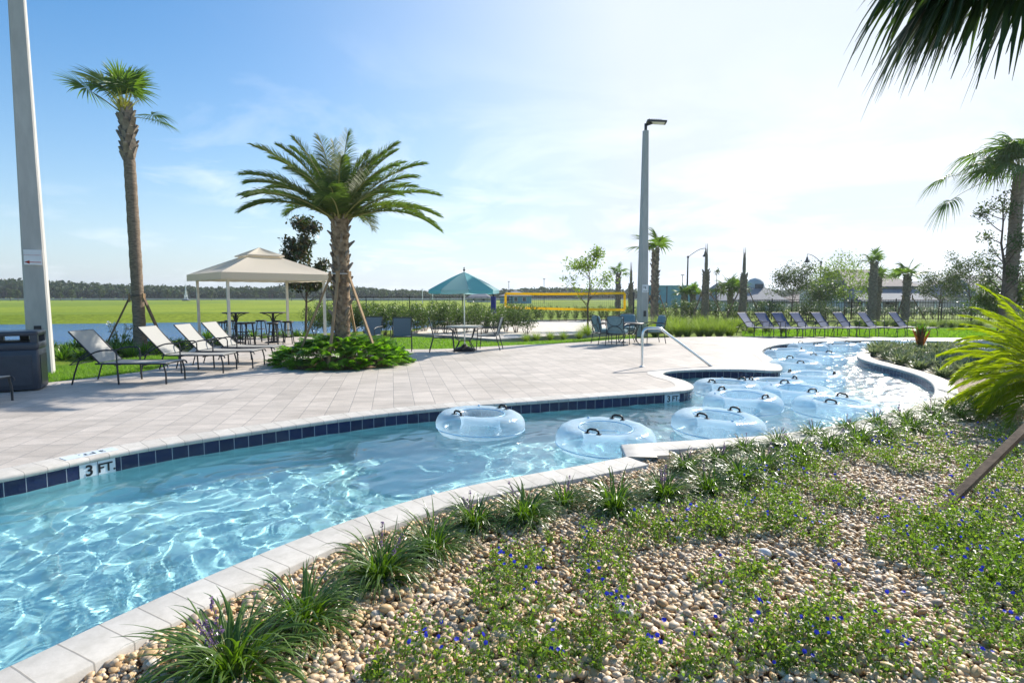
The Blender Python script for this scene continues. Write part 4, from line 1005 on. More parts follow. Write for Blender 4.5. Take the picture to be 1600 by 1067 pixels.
def make_shrub(name, label, h, w, seed, leafm='shrub', n=1500, ll=.075, lw=.035, cat='shrub', group=None, stems=9, base=.05):
    rr = np.random.default_rng(seed); T = thing(name, label, cat, group=group); b = MB(); C = []
    for i in range(stems):
        a = i*2.4; e = rr.uniform(.9, 1.45); L = h*rr.uniform(.7, 1.0); q = np.linspace(0, 1, 6)[:, None]; d = A(math.cos(a)*math.cos(e), math.sin(a)*math.cos(e), math.sin(e))*A(w/h*1.2, w/h*1.2, 1)
        P = A(.05*math.cos(a), .05*math.sin(a), 0)+d*L*q+rr.normal(0, .03, (6, 3))*q; b.tube(P, .010*(1.2-q[:, 0]), 4, 0, False); C += [P[k] for k in (2, 3, 4, 5)]
    b.build('stems', M['tbark'], T); C = np.array(C); C[:, 2] = np.maximum(C[:, 2], base); b = MB(); clump_leaves(b, C, w*.23, max(4, n//len(C)), ll, lw, rr); b.build('foliage', M[leafm], T); return T
def tuft(b, c, n, L, w, rng, el=(.5, 1.45), droop=.8, S=7, mi=0, r0=.04, fold=.0, flatw=1.0):
    a = rng.uniform(0, 2*PI, n); e = rng.uniform(el[0], el[1], n); l = L*rng.uniform(.6, 1.1, n); t = np.linspace(0, 1, S)
    th = e[:, None]-droop*rng.uniform(.6, 1.5, n)[:, None]*t[None, :]**1.4*1.6
    ds = l[:, None]/(S-1); dx = np.concatenate([np.zeros((n, 1)), np.cumsum(np.cos(th[:, :-1])*ds, 1)], 1); dz = np.concatenate([np.zeros((n, 1)), np.cumsum(np.sin(th[:, :-1])*ds, 1)], 1)
    rb = r0*np.sqrt(rng.random(n)); ab = a+rng.normal(0, .7, n); tw = rng.normal(0, .25, n)[:, None]*t[None, :]
    P = np.stack([c[0]+rb[:, None]*np.cos(ab)[:, None]+dx*np.cos(a[:, None]+tw), c[1]+rb[:, None]*np.sin(ab)[:, None]+dx*np.sin(a[:, None]+tw), c[2]+dz], -1)
    P[..., 2] = np.maximum(P[..., 2], c[2]+.004)
    W = w*.5*np.interp(t, [0, .3, .7, 1], [.7, 1, .8, .05])[None, :]*rng.uniform(.7, 1.2, (n, 1))
    side = np.stack([-np.sin(a), np.cos(a), np.zeros(n)], 1)+rng.normal(0, .25, (n, 3)); b.ribbons(P, W, side, fold, mi, False)

# ------------------------------------------------------------------ palms
gp = G(220, 548, -.1)
tall = make_sabal('sabal_palm', 'tall slim fan palm with ragged small crown behind the pale sling loungers', gp, 7.15, .168, 0, 1.0, 11, (.80, 1.0), (.10, .0, .0), (-.12, .1), .32, boot_mat='boot_grey', bsize=.34,
    fronds=[(R(176), 1.0, 1.1, 1.15), (R(168), .85, 1.1, 1.25), (R(186), .68, 1.05, 1.3), (R(120), 1.38, 1.0, .95), (R(60), 1.42, 1.0, .95), (R(250), 1.38, .85, .9), (R(20), 1.42, .8, .9), (R(200), 1.32, .85, .95), (R(90), 1.3, .85, .9), (R(-6), .15, .68, .78), (R(8), .0, .62, .82)], nboot=46, wseg=.028)
b = MB(); r_ = np.random.default_rng(3)
tuft(b, (-.14, .0, 7.05), 60, .85, .03, r_, (.9, 1.45), .35, 6, 0, .03); b.build('flower_stalk', M['flower_stalk'], tall)
def prop_set(name, label, center, zt, r, feet, m='dwood', strap='dark', wd=.07, th=.045, zb=-.1, cat='tree brace'):
    T = thing(name, label, cat, (*center[:2], zb))
    for (x, y) in feet:
        d = nrm(A(x, y)); b = MB(); b.bar(A(d[0]*r, d[1]*r, zt-zb), A(x, y, 0), wd, th); b.build('prop', M[m], T)
        b = MB(); b.box((d[0]*(r+.01), d[1]*(r+.01), zt-zb-.02), (.05, .09, .26), math.atan2(d[1], d[0])); b.build('batten', M['wood'], T)
    b = MB(); b.tube([(r*1.03*math.cos(a), r*1.03*math.sin(a), zt-zb+.05) for a in np.linspace(0, 2*PI, 20)[:-1]], .012, 5, closed=True); b.build('strap', M[strap], T)
    return T
prop_set('palm_brace', 'grey lumber props steadying the tall slim palm behind the loungers', gp, 1.55, .21, [(-.85, -.45), (.98, -.25), (.1, 1.1)], 'dwood')
# sylvester date palm in the round planting
dp = G(536, 567.5, 0)
def make_date(name, label, loc, h, r, nfr, L, leaf, seed, **k):
    rr = np.random.default_rng(seed); T = thing(name, label, 'palm tree', loc, 0)
    z = np.linspace(0, 1, 30); b = MB(); b.tube(np.stack([.02*np.sin(z*3), 0*z, z*h], 1), r*np.interp(z, [0, .1, .8, 1], [.92, .88, .95, 1.1]), 16, 0, True); tk = b.build('trunk', M['boot'], T)
    b = MB(); boots(b, (0, 0, .02), (0, 0, h-.05), r*.95, r*1.08, int(h*70), .14, rr, 0, .38, .85); b.build('boots', M['boot'], tk)
    b = MB(); boots(b, (0, 0, h*.3), (0, 0, h), r*1.0, r*1.1, 36, .24, rr, 0, .75, .28); b.build('old_leaf_stubs', M['boot_grey'], tk)
    for i in range(nfr):
        t = i/(nfr-1); az = i*2.39996+rr.uniform(-.2, .2); el = 1.45-1.05*t**1.0+rr.uniform(-.08, .08); LL = L*rr.uniform(.88, 1.08)*(.8+.2*min(1, t*3))
        b = MB(); pinnate_frond(b, (.10*math.cos(az), .10*math.sin(az), h-.02), az, el, LL, leaf, rr, droop=.56+.28*t+rr.uniform(-.1, .1), n=104, w=.0085, wind=k.get('wind', (0, 0, 0)), vee=.55, r0=.018, start=.1, hang=.35)
        b.build('frond', [M['date'], M['petiole']], T)
    return T
make_date('date_palm', 'stout feathery date palm rising from the round leafy planting on the deck', dp, 3.35, .185, 48, 2.15, .50, 21, wind=(.05, 0, .02))
prop_set('palm_brace', 'raw lumber props nailed around the stout date palm in the planting', dp, 2.05, .24, [(-.95, -.55), (1.0, -.5), (.02, -1.15), (.1, 1.1)], 'wood', 'steel', .06, .04, 0)
# philodendron planting round its base: one low mass of big lobed leaves
def make_phil():
    rr = np.random.default_rng(5); T = thing('philodendron_planting', 'round low planting of glossy lobed leaves around the date palm base', 'plant', (dp[0], dp[1]-.05, 0)); b = MB(); s = MB()
    n = 620; a = rr.uniform(0, 2*PI, n); q = np.sqrt(rr.random(n)); rx, ry = 1.42, 1.22; C = np.stack([q*rx*np.cos(a), q*ry*np.sin(a), (1-q**3.2)*.40+rr.uniform(.06, .26, n)*(1.1-q*.5)], 1)
    for i in range(n):
        o = C[i]; out = nrm(A(math.cos(a[i]), math.sin(a[i]), .1)); az = a[i]+rr.uniform(-.9, .9); d = nrm(A(math.cos(az), math.sin(az), rr.uniform(-.35, .45))); sd = nrm(np.cross(d, (0, 0, 1))+rr.normal(0, .2, 3)); L = rr.uniform(.22, .36)
        s.tube([o-d*.16-A(0, 0, .22), o-d*.04-A(0, 0, .05), o], .005, 4, 0, False)
        # lobes
        m = 6; tt = np.linspace(.05, .9, m); ls = L*.5*np.interp(tt, [0, .3, 1], [.9, 1, .45])
        for sg in (-1, 1):
            st = o+d*(L*tt)[:, None]; dd = nrma(d*.55+sd*sg*1.0+A(0, 0, -.25)+rr.normal(0, .08, (m, 3)))
            Q = np.linspace(0, 1, 4); P = st[:, None, :]+dd[:, None, :]*(ls[:, None]*Q)[..., None]; P[..., 2] -= .12*ls[:, None]*Q**2
            b.ribbons(P, (L*.075)*np.interp(Q, [0, .5, 1], [1, .9, .1])[None, :]*np.ones((m, 1)), np.repeat(d[None], m, 0), 0, 0, False)
        P = (o+d*(L*np.linspace(0, 1.12, 5))[:, None])[None]; b.ribbons(P, np.array([[.06, .13, .12, .07, .01]])*L, sd[None], .1, 0, False)
    b.build('leaves', M['phil'], T); s.build('stalks', M['petiole'], T)
    b = MB(); b.lathe([(0, .10), (1.0, .08), (1.3, .0)], 40); b.build('mulch', M['dwood'], T)
make_phil()
# strappy planting between loungers and lake, one plant copied
sp0 = thing('strap_leaf_plant', '', 'plant', group='strappy plants edging the lawn behind the loungers'); b = MB(); r_ = np.random.default_rng(8); tuft(b, (0, 0, 0), 75, .62, .042, r_, (.7, 1.5), .55, 6, 0, .10); b.build('leaves', M['strap'], sp0)
k = 0; r_ = np.random.default_rng(12)
for row, (yy, xs) in enumerate(((562, np.linspace(60, 330, 17)), (551, np.linspace(84, 350, 18)), (541, np.linspace(330, 480, 10)))):
    for x in xs:
        if 275 < x and row == 0: continue
        g = G(x+r_.uniform(-5, 5), yy+r_.uniform(-2, 2)-(x-60)*.03, -.1)
        lb = 'strappy-leaved green plant in the low bed between the pale loungers and the lake'
        (put if k == 0 else dup)(sp0, g, r_.uniform(0, 6), lb, r_.uniform(.6, .85)); k += 1
# magnolia behind the cabana, with leafy limbs
g = G(478, 528, -.1); make_tree('magnolia_tree', 'young magnolia with dark glossy and rusty leaves behind the cabana', g, 5.1, 1.15, 20, 31, 'magn', .17, .08, 34, .27, .05, 1.9, flat=.85)
# hedge shrubs
hs = [make_shrub('hedge_shrub', '', 1.35, .95, 40+i, n=1500, group='loose green shrubs of the long hedge') for i in range(3)]
r_ = np.random.default_rng(14); k = 0; used = [0, 0, 0]
row1 = [(x, 522+r_.uniform(-3, 3)) for x in np.linspace(492, 822, 22)]+[(x, 512) for x in np.linspace(500, 800, 16)]
for (x, y) in row1:
    i = k % 3; g = G(x, y, -.1); lb = 'loose green shrub in the long hedge between the sling chairs and the lake'
    o = (put if not used[i] else dup)(hs[i], g, r_.uniform(0, 6), lb, r_.uniform(.85, 1.08)*(1 if y > 515 else 1.05)); used[i] = 1; k += 1
for x in np.linspace(798, 1000, 17):
    g = G(x+r_.uniform(-3, 3), 503.5, -.1); dup(hs[k % 3], g, r_.uniform(0, 6), 'clipped green shrub in the row along the far side of the sand court', (.62, .62, .8)); k += 1
for j, x in enumerate(np.linspace(1012, 1290, 19)):
    g = G(x+r_.uniform(-4, 4), 504+r_.uniform(-2, 2), -.1); dup(hs[k % 3], g, r_.uniform(0, 6), 'green shrub behind the tall grasses along the far fence', r_.uniform(.8, 1.15)); k += 1
# muhly grasses
mg = []
for i in range(2):
    T = thing('muhly_grass', '', 'ornamental grass', group='tall feathery grasses at the deck edge'); b = MB(); tuft(b, (0, 0, 0), 420, 1.05, .011, np.random.default_rng(50+i), (.75, 1.52), .55, 6, 0, .13); b.build('leaves', M['muhly'], T); mg.append(T)
k = 0
for (x, y) in [(x, 526) for x in np.linspace(1028, 1142, 8)]+[(x, 518) for x in np.linspace(1036, 1165, 9)]+[(1170, 522), (1196, 521), (1222, 522)]:
    g = G(x+r_.uniform(-4, 4), y+r_.uniform(-1, 1), -.1); lb = 'tall feathery green grass clump in the bed beyond the teal armchairs'
    (put if k < 2 else dup)(mg[k % 2], g, r_.uniform(0, 6), lb, r_.uniform(.75, 1.0)*(.6 if x > 1165 else 1)); k += 1
for i, (x, y) in enumerate([(838, 533), (860, 532), (880, 531), (905, 530), (916, 527), (822, 535)]):
    g = G(x, y, -.1); dup(mg[i % 2], g, i, '%s small grass clump on the sand court kerb, counting from the teal armchairs' % ordinal([2, 3, 4, 1, 0, 5][i] if False else [4, 3, 2, 1, 0, 5][i]), .42 if i != 4 else .7)
# small light tree by the net and the other trees beyond the fence
def far_tree(name, label, px, py_base, py_top, wpx, leafm, seed, n=16, dense=26, group=None, base=.35, lw=.5, ls=.10, depth=None, rad=.2, cat='tree'):
    g = G(px, py_base, -.1) if depth is None else A(*GD(px, 470, depth)[:2], -.1); h = GD(px, py_top, g[1])[2]+.1; w = wpx/F_PX*g[1]/2
    return make_tree(name, label, g, h, w*1.15, n, seed, leafm, ls, ls*lw, dense, w*rad, max(.03, h*.012), h*base, flat=.75)
far_tree('young_shade_tree', 'spindly pale green tree standing behind the volleyball net', 918, 520, 392, 95, 'light', 61, 14, 16, base=.45, rad=.26, ls=.13)
far_tree('young_live_oak', 'bushy olive green tree behind the third and fourth blue loungers', 1236, 503, 420, 80, 'oak', 62, 22, 30, base=.2, rad=.34, ls=.12)
far_tree('spreading_tree', 'broad light green tree beside the curved street lamp', 1318, 500, 424, 105, 'light', 63, 22, 30, base=.22, rad=.33, ls=.14)
far_tree('young_live_oak', 'grey-green young tree behind the cordyline, beyond the fence', 1466, 503, 428, 70, 'oak', 64, 22, 26, base=.25, rad=.34, ls=.12)
far_tree('young_live_oak', 'tall wispy dark tree next to the right-hand booted palm', 1517, 506, 404, 80, 'oak', 65, 22, 22, base=.25, rad=.3, ls=.12)
far_tree('young_live_oak', 'thin pale grey tree just behind the booted palm by the grasses', 1122, 503, 412, 34, 'oak', 66, 10, 10, base=.5, rad=.35, ls=.12)
far_tree('garden_shrub', 'rounded bush under the small house roof beside the olive tree', 1290, 500, 456, 60, 'shrub', 67, 18, 30, base=.1, rad=.4, ls=.12)
# booted sabals in the background
bg = [(1022, 512, 392, 5, 'booted fan palm right behind the tall grasses, green windswept head', .18, .75, (-.3, .4)),
 (1101, 508, 425, 0, 'booted palm with bare spear-like head at the middle of the grasses', .20, .5, (0, 0)),
 (1160, 507, 430, 0, 'booted palm with a bare pointed head beside the domed house', .20, .5, (0, 0)),
 (1361, 507, 412, 5, 'booted fan palm before the brown-roofed house, taller of the touching two', .20, .5, (.1, .2)),
 (1369, 505, 436, 7, 'short booted fan palm leaning against its taller neighbour at the brown-roofed house', .18, .5, (.1, .2)),
 (1414, 507, 432, 8, 'booted fan palm with round head between the brown roof and the grey-green tree', .18, .6, (.3, .1)),
 (965, 500, 430, 4, 'small windswept fan palm seen over the volleyball net tape', .15, .5, (-.2, .3)),
 (985, 499, 445, 0, 'small bare-topped booted palm between net and tall concrete pole', .15, .5, (0, 0)),
 (1068, 497, 462, 7, 'little fan palm in front of the blue building, nearer the tall concrete pole', .2, .55, (.1, .1)),
 (1082, 497, 460, 7, 'little fan palm at the far end of the blue building', .2, .55, (.1, .1)),
 (1140, 497, 455, 11, 'short fan palm with a full green head before the grey roofs', .2, .9, (.1, .1))]
for i, (x, yb, yt, nf, lb, r, rf, wd) in enumerate(bg):
    g = G(x, yb, -.1); h = GD(x, yt, g[1])[2]+.1
    if nf == 0:
        T = make_sabal('booted_palm', lb, g, h, r, 0, .5, 70+i, (.12, 1.0), boot_mat='boot_grey', bsize=.22, fronds=[(0, 1.5, .3, .3)], nboot=int(h*30))
        b = MB(); rr_ = np.random.default_rng(i)
        for q in range(6): a = q; b.tube([(0, 0, h-.3), (.05*math.cos(a), .05*math.sin(a), h+.4), (.07*math.cos(a), .07*math.sin(a), h+1.0+.3*(q % 3))], [.07, .05, .01], 6)
        b.build('spear_leaves', M['boot_grey'], T)
    else:
        make_sabal('booted_palm', lb, g, h, r, nf, rf*1.45, 70+i, (.10, 1.0), (-.25 if i == 0 else 0, 0, .1), (0, 0), .6, (.3, 1.5), .55, boot_mat='boot_grey', bsize=.26, nseg=20, nboot=int(h*30), wseg=.05)
for i, (x, y, dx, zt, lb) in enumerate([(1022, 512, -1.1, 1.5, 'dark lumber props on the booted palm behind the grasses'), (1101, 508, 1.2, 1.7, 'dark lumber props on the middle booted palm'), (1160, 507, -1.4, 1.9, 'dark lumber props on the booted palm before the domed house'), (1414, 507, 1.0, 1.5, 'dark lumber props on the round-headed booted palm')]):
    prop_set('palm_brace', lb, G(x, y, -.1), zt, .28, [(dx, -.5), (-dx*.8, -.3), (.1, 1.1)], 'dwood')
# tall windblown sabal on the right with a slim tree in front of it
g = G(1572, 535, -.1)
make_sabal('sabal_palm', 'tall fan palm with sparse windblown fronds above the bright feathery palm', g, 6.0, .2, 0, 1.0, 91, (.0, 1.0), (-.22, 0, -.05), (.05, 0), 1.1, boot_mat='boot_grey', bsize=.2, nboot=170, wseg=.026,
    fronds=[(R(178), .80, .95, 1.9), (R(190), .62, .9, 1.7), (R(170), .35, .85, 2.3), (R(182), .55, .9, 1.25), (R(186), .05, .8, 2.4), (R(160), 1.0, 1.1, 1.0), (R(200), 1.1, 1.1, .9), (R(215), .8, 1.1, .9), (R(240), .6, 1.1, .9), (R(130), .8, 1.1, .9), (R(95), 1.45, 1.3, 1.2), (R(60), 1.5, 1.3, 1.4), (R(220), 1.45, 1.2, 1.0), (R(140), 1.35, 1.2, 1.2), (R(10), 1.3, 1.2, 1.4), (R(30), 1.1, 1.2, 1.5), (R(-20), .9, 1.1, 1.5), (R(0), .7, 1.1, 1.6), (R(270), 1.4, 1.1, 1.1)])
far_tree('vine_draped_tree', 'slim leafy tree tangled in front of the windblown fan palm', 1560, 538, 275, 95, 'oak', 93, 20, 16, base=.15, rad=.24, ls=.10)
far_tree('garden_shrub', 'dense green bush at the foot of the windblown fan palm', 1560, 533, 445, 90, 'shrub', 94, 24, 40, base=.05, rad=.3, ls=.09)
# cordyline and variegated ground cover on the island
g = G(1438, 549, -.07); T = thing('cordyline_plant', 'reddish upright cordyline with a green tuft on the planted island', 'plant', g); b = MB(); tuft(b, (0, 0, .12), 20, .66, .085, np.random.default_rng(2), (.95, 1.4), .05, 6, 0, .04, .15); b.build('lower_leaves', M['cordy'], T)
b = MB(); tuft(b, (0, 0, .5), 60, .42, .045, np.random.default_rng(3), (.7, 1.5), .5, 6, 0, .04, .15); b.build('top_leaves', M['strap'], T); b = MB(); b.tube([(0, 0, 0), (0, 0, .55)], .03, 7); b.build('stem', M['tbark'], T)
vp = []
for i in range(2):
    T = thing('variegated_groundcover', '', 'plant', group='variegated low plants on the island'); b = MB(); tuft(b, (0, 0, 0), 170, .34, .032, np.random.default_rng(80+i), (.3, 1.45), .5, 5, 0, .12); b.build('leaves', M['vari'], T); vp.append(T)
k = 0
for y, x0, x1, n in ((545, 1372, 1500, 9), (550, 1362, 1510, 10), (556, 1366, 1520, 9), (563, 1385, 1530, 8), (570, 1412, 1540, 7), (578, 1440, 1550, 5), (588, 1478, 1560, 4)):
    for x in np.linspace(x0, x1, n):
        g = G(x+r_.uniform(-5, 5), y+r_.uniform(-1.5, 1.5), -.075); (put if k < 2 else dup)(vp[k % 2], g, r_.uniform(0, 6), 'low cream-variegated plant on the island beside the pool kerb', r_.uniform(.75, 1.15)); k += 1
# ------------------------------------------------------------------ garden bed in front
def ico(sub):
    import bmesh
    bm = bmesh.new(); bmesh.ops.create_icosphere(bm, subdivisions=sub, radius=1); V = np.array([v.co[:] for v in bm.verts]); F = np.array([[v.index for v in f.verts] for f in bm.faces]); bm.free(); return V, F
def bed_h(x, y): return -.05+.010*np.sin(x*1.9+1)*np.sin(y*1.6)+.007*np.sin(x*4.3+y*3.1)
def pebbles():
    r = np.random.default_rng(77); b = MB()
    for (y0, y1, sp, size, sub) in ((1.5, 3.1, .0225, .0150, 2), (3.1, 5.6, .0245, .0160, 1), (5.6, 9.5, .036, .022, 1)):
        n = int(16.1*(y1-y0)/sp**2*1.35); X = r.uniform(-3.6, 12.5, n); Y = r.uniform(y0, y1, n)
        k = inside(BED, X, Y) & (X < Y*1.2+1.4) & (X > -Y*1.0-.6); X, Y = X[k], Y[k]
        k = ~inside(np.vstack([CH1, off(CH2, .305), off(CH4, .305)]), X, Y); X, Y = X[k], Y[k]
        N = len(X); V, F = ico(sub); ang = r.uniform(0, 2*PI, N); s = size*np.clip(np.exp(r.normal(-.03, .30, N)), .5, 2.0); sc = np.stack([s*r.uniform(.95, 1.35, N), s*r.uniform(.75, 1.0, N), s*r.uniform(.5, .8, N)], 1)
        VV = V[None]*sc[:, None, :]; ph = r.uniform(0, 6, (N, 3)); VV = VV*(1+.13*np.sin(V[None, :, [1, 2, 0]]*2.3+ph[:, None, :]))
        ti = r.normal(0, .35, N); ca, sa = np.cos(ti)[:, None], np.sin(ti)[:, None]; z = VV[..., 2]*ca-VV[..., 0]*sa; x = VV[..., 0]*ca+VV[..., 2]*sa; y = VV[..., 1]
        ca, sa = np.cos(ang)[:, None], np.sin(ang)[:, None]; xx = x*ca-y*sa+X[:, None]; yy = x*sa+y*ca+Y[:, None]; z = z+(bed_h(X, Y)+s*.35+np.abs(r.normal(0, .008, N)))[:, None]
        b.add(np.stack([xx, yy, z], -1), (F[None]+(np.arange(N)*len(V))[:, None, None]).reshape(-1, 3), 0, True)
    tag(b.build('gravel', M['pebble']), 'small tan and cream river pebbles spread over the whole garden bed', 'gravel', kind='stuff')
pebbles()
def stone(px, py, s, lb, m):
    r = np.random.default_rng(int(px)); V, F = ico(3); V = V*A(*s)*(1+.06*np.sin(V[:, [1, 2, 0]]*3+r.uniform(0, 6, 3))); g = G(px, py, -.06); b = MB(); b.add(V, F, 0, True)
    o = b.build('river_stone', m, loc=(0, 0, 0)); o.location = (g[0], g[1], -.05+s[2]*.6); o.rotation_euler = (.1, .1, r.uniform(0, 3)); tag(o, lb, 'stone', 'larger loose stones in the garden bed')
wst = mat('white_stone', (.72, .70, .67), (.6, .57, .53), 20, .5); gst = mat('grey_stone', (.38, .37, .36), (.3, .29, .28), 20, .6)
stone(1195, 870, (.045, .035, .03), 'smooth white egg-shaped stone above the open gravel patch', wst); stone(1237, 875, (.035, .033, .03), 'grey-white round stone next to the egg-shaped white one', gst)
stone(968, 960, (.065, .03, .03), 'long pale grey stone lying in the gravel between blue-flowered clumps', gst); stone(983, 966, (.026, .024, .024), 'small white stone touching the end of the long grey stone', wst); stone(872, 1024, (.05, .026, .025), 'long cream stone in the gravel at the very front', wst)
stone(790, 1003, (.036, .026, .024), 'rounded grey stone half buried in the gravel', gst)
# liriope border
lp = []
for i in range(4):
    rr = np.random.default_rng(100+i); T = thing('liriope_clump', '', 'border plant', group='liriope clumps bordering the lazy river coping'); b = MB()
    tuft(b, (0, 0, 0), 250, .46, .013, rr, (.35, 1.45), 1.1, 10, 0, .06, .25); b.build('leaves', M['lir'], T)
    for q in range((3, 1, 2, 0)[i]):
        b = MB(); a = rr.uniform(0, 6); e = rr.uniform(1.05, 1.4); L = rr.uniform(.28, .38); d = A(math.cos(a)*math.cos(e), math.sin(a)*math.cos(e), math.sin(e)); b.tube([A(0, 0, .02), d*L*.55, d*L], .0022, 5, 1)
        n = 60; t = rr.uniform(.58, 1.03, n); C = d*L*t[:, None]+rr.normal(0, .0055, (n, 3)); av = nrma(rr.normal(0, 1, (n, 3))); bv = nrma(np.cross(av, rr.normal(0, 1, (n, 3)))); b.leaves(C, av*.0062, bv*.005); b.build('flower_spike', [M['lir_flower'], M['petiole']], T)
    lp.append(T)
lpos = [(362, 1056, 1.2), (470, 978, 1.12), (590, 904, 1.12), (672, 862, 1.0), (738, 822, .95), (816, 812, 1.05), (878, 789, .85), (956, 796, 1.1), (1034, 778, 1.0), (1103, 768, .95), (1068, 735, .85), (1150, 752, 1.0), (1120, 722, .8), (1188, 735, 1.0),
        (1160, 706, .8), (1240, 716, 1.0), (1212, 697, .85), (1293, 702, .95), (1268, 684, .85), (1335, 692, .95), (1318, 672, .85), (1377, 684, 1.0), (1365, 664, .85), (1418, 672, 1.0), (1405, 654, .9), (1455, 663, 1.0), (1450, 646, .9), (1492, 655, 1.05), (1482, 638, .95), (1528, 646, 1.0), (1512, 629, .95), (1560, 640, 1.0), (1545, 622, 1.0)]
for i, (x, y, s) in enumerate(lpos):
    g = G(x+4, y+4, -.06); lb = '%s liriope clump of the coping border, counting from the camera end' % ordinal(i)
    o = (put if i < 4 else dup)(lp[i % 4], g, i*1.3, lb, s*(.80 if i else .9))
# blue-flowered ground cover
def daze(b, f, cx, cy, rad, rng, dens=2600, hgt=.15, fl=26):
    n = int(dens*2.1*PI*rad*rad); hgt = hgt*1.5; ns = max(6, n//16); a = rng.uniform(0, 2*PI, ns); q = np.sqrt(rng.random(ns)); lob = 1+.22*np.sin(a*3+cx*9)+.12*np.sin(a*5+cy*7)
    sx = cx+q*rad*lob*np.cos(a); sy = cy+q*rad*lob*np.sin(a); hh = hgt*(1.08-.85*q**2)*rng.uniform(.55, 1.15, ns); z0 = bed_h(sx, sy)+.018
    m = 16; az = a+rng.normal(0, .8, ns); ln = rng.uniform(.15, .5, ns)*hgt
    t = rng.random((ns, m)); P = np.stack([sx[:, None]+np.cos(az)[:, None]*ln[:, None]*t, sy[:, None]+np.sin(az)[:, None]*ln[:, None]*t, z0[:, None]+hh[:, None]*t**.8], -1).reshape(-1, 3); N = len(P)
    P += rng.normal(0, .012, (N, 3))*A(1, 1, .6); av = nrma(rng.normal(0, 1, (N, 3))+A(0, 0, .5)); u = nrma(rng.normal(0, .6, (N, 3))+A(0, 0, 1)); bv = nrma(np.cross(av, u)); s = rng.uniform(.6, 1.25, (N, 1)); b.leaves(P, av*.0115*s, bv*.0066*s)
    nf = int(fl*PI*rad*rad+rng.random()); hubs = [(rng.uniform(0, 2*PI), math.sqrt(rng.random())*.95) for _ in range(max(1, nf//2))]
    for _ in range(nf):
        a_, q_ = hubs[rng.integers(len(hubs))]; c = A(cx+q_*rad*math.cos(a_)+rng.normal(0, .03), cy+q_*rad*math.sin(a_)+rng.normal(0, .03), 0); c[2] = bed_h(c[0], c[1])+hgt*(1-.72*q_**2)*rng.uniform(.85, 1.12)+.016
        nn = nrm(A(-.15, -.45, .8)+rng.normal(0, .3, 3)); x = nrm(np.cross(nn, (1, .3, 0))); y = np.cross(nn, x); R_ = rng.uniform(.008, .013); V = [c]; 
        for k in range(10): an = k*PI/5; rr_ = R_*(1 if k % 2 == 0 else .80); V.append(c+(x*math.cos(an)+y*math.sin(an))*rr_+nn*.003)
        f.add(V, [(0, k+1, (k+1) % 10+1) for k in range(10)])
r_ = np.random.default_rng(33)
solo = [(800, 955, .20, .17, 'rounded blue-flowered clump standing alone in the gravel, framed by small pebbles'), (812, 893, .17, .11, 'flat sparse blue-flowered clump beyond the rounded lone clump'), (938, 863, .15, .11, 'small blue-flowered clump just under the liriope border gravel'),
        (655, 1052, .16, .15, 'blue-flowered clump at the front edge closest to the pool'), (815, 1058, .20, .12, 'pale green clump at the front edge with few flowers'), (945, 915, .15, .14, 'small upright blue-flowered clump behind the long grey stone'), (955, 1000, .19, .13, 'low yellow-green clump directly in front of the long grey stone')]
for (x, y, rad, hg, lb) in solo:
    g = G(x, y, -.06); T = thing('blue_daze_plant', lb, 'flowering plant', (g[0], g[1], 0), group='lone blue-flowered clumps in the gravel'); b = MB(); f = MB()
    daze(b, f, g[0], g[1], rad, r_, 5600, hg*1.1, 80)
    for m_ in (b, f):
        m_.V = [v-A(g[0], g[1], 0) for v in m_.V]
    b.build('foliage', M['daze'], T); o = f.build('flowers', M['blue'], T); o['kind'] = 'stuff'
b = MB(); f = MB()
mass = [(1020, 845, .26), (1080, 830, .30), (1150, 825, .32), (1210, 800, .3), (1255, 840, .28), (1180, 770, .3), (1250, 765, .32), (1320, 790, .25), (1130, 930, .19), (1180, 910, .15),
        (1280, 735, .32), (1350, 720, .34), (1420, 735, .34), (1480, 715, .3), (1400, 700, .3), (1540, 740, .34), (1590, 720, .36), (1590, 760, .3), (1530, 770, .26), (1230, 735, .26),
        (1400, 870, .24), (1450, 850, .28), (1520, 860, .3), (1580, 850, .3), (1480, 900, .24), (1560, 910, .27), (1600, 950, .24), (1540, 960, .16), (1600, 890, .26), (1410, 820, .2), (1480, 820, .26), (1570, 810, .3), (1500, 940, .13),
        (1230, 985, .2), (1290, 1010, .22), (1340, 1040, .2), (1250, 1040, .2), (1180, 1030, .18), (1050, 1060, .17), (1110, 1050, .18), (1400, 1000, .14), (1420, 1055, .17), (1300, 950, .14), 
        (1560, 1010, .14), (1600, 1030, .15), (1540, 1060, .12), (1500, 1000, .1), (730, 1072, .12), (1480, 690, .25), (1560, 690, .28), (1640, 800, .3), (1640, 700, .4)]
for (x, y, rad) in mass:
    g = G(x, y, -.06); daze(b, f, g[0], g[1], rad*.70, r_, 5000 if g[1] < 4.5 else 3500, .145, 70 if g[1] < 5 else 60)
for _ in range(26):
    x, y = r_.uniform(560, 1600), r_.uniform(760, 1067); g = G(x, y, -.06)
    if g[1] > 1 and x > 1900-y*1.35: daze(b, f, g[0], g[1], r_.uniform(.02, .06), r_, 2600, .06, 30)
o = b.build('ground_cover', M['daze']); tag(o, 'spreading mats of small-leaved green ground cover across the garden bed', 'ground cover', kind='stuff')
o = f.build('blue_flowers', M['blue']); tag(o, 'small bright blue flowers dotted over the ground cover mats', 'flowers', kind='stuff')
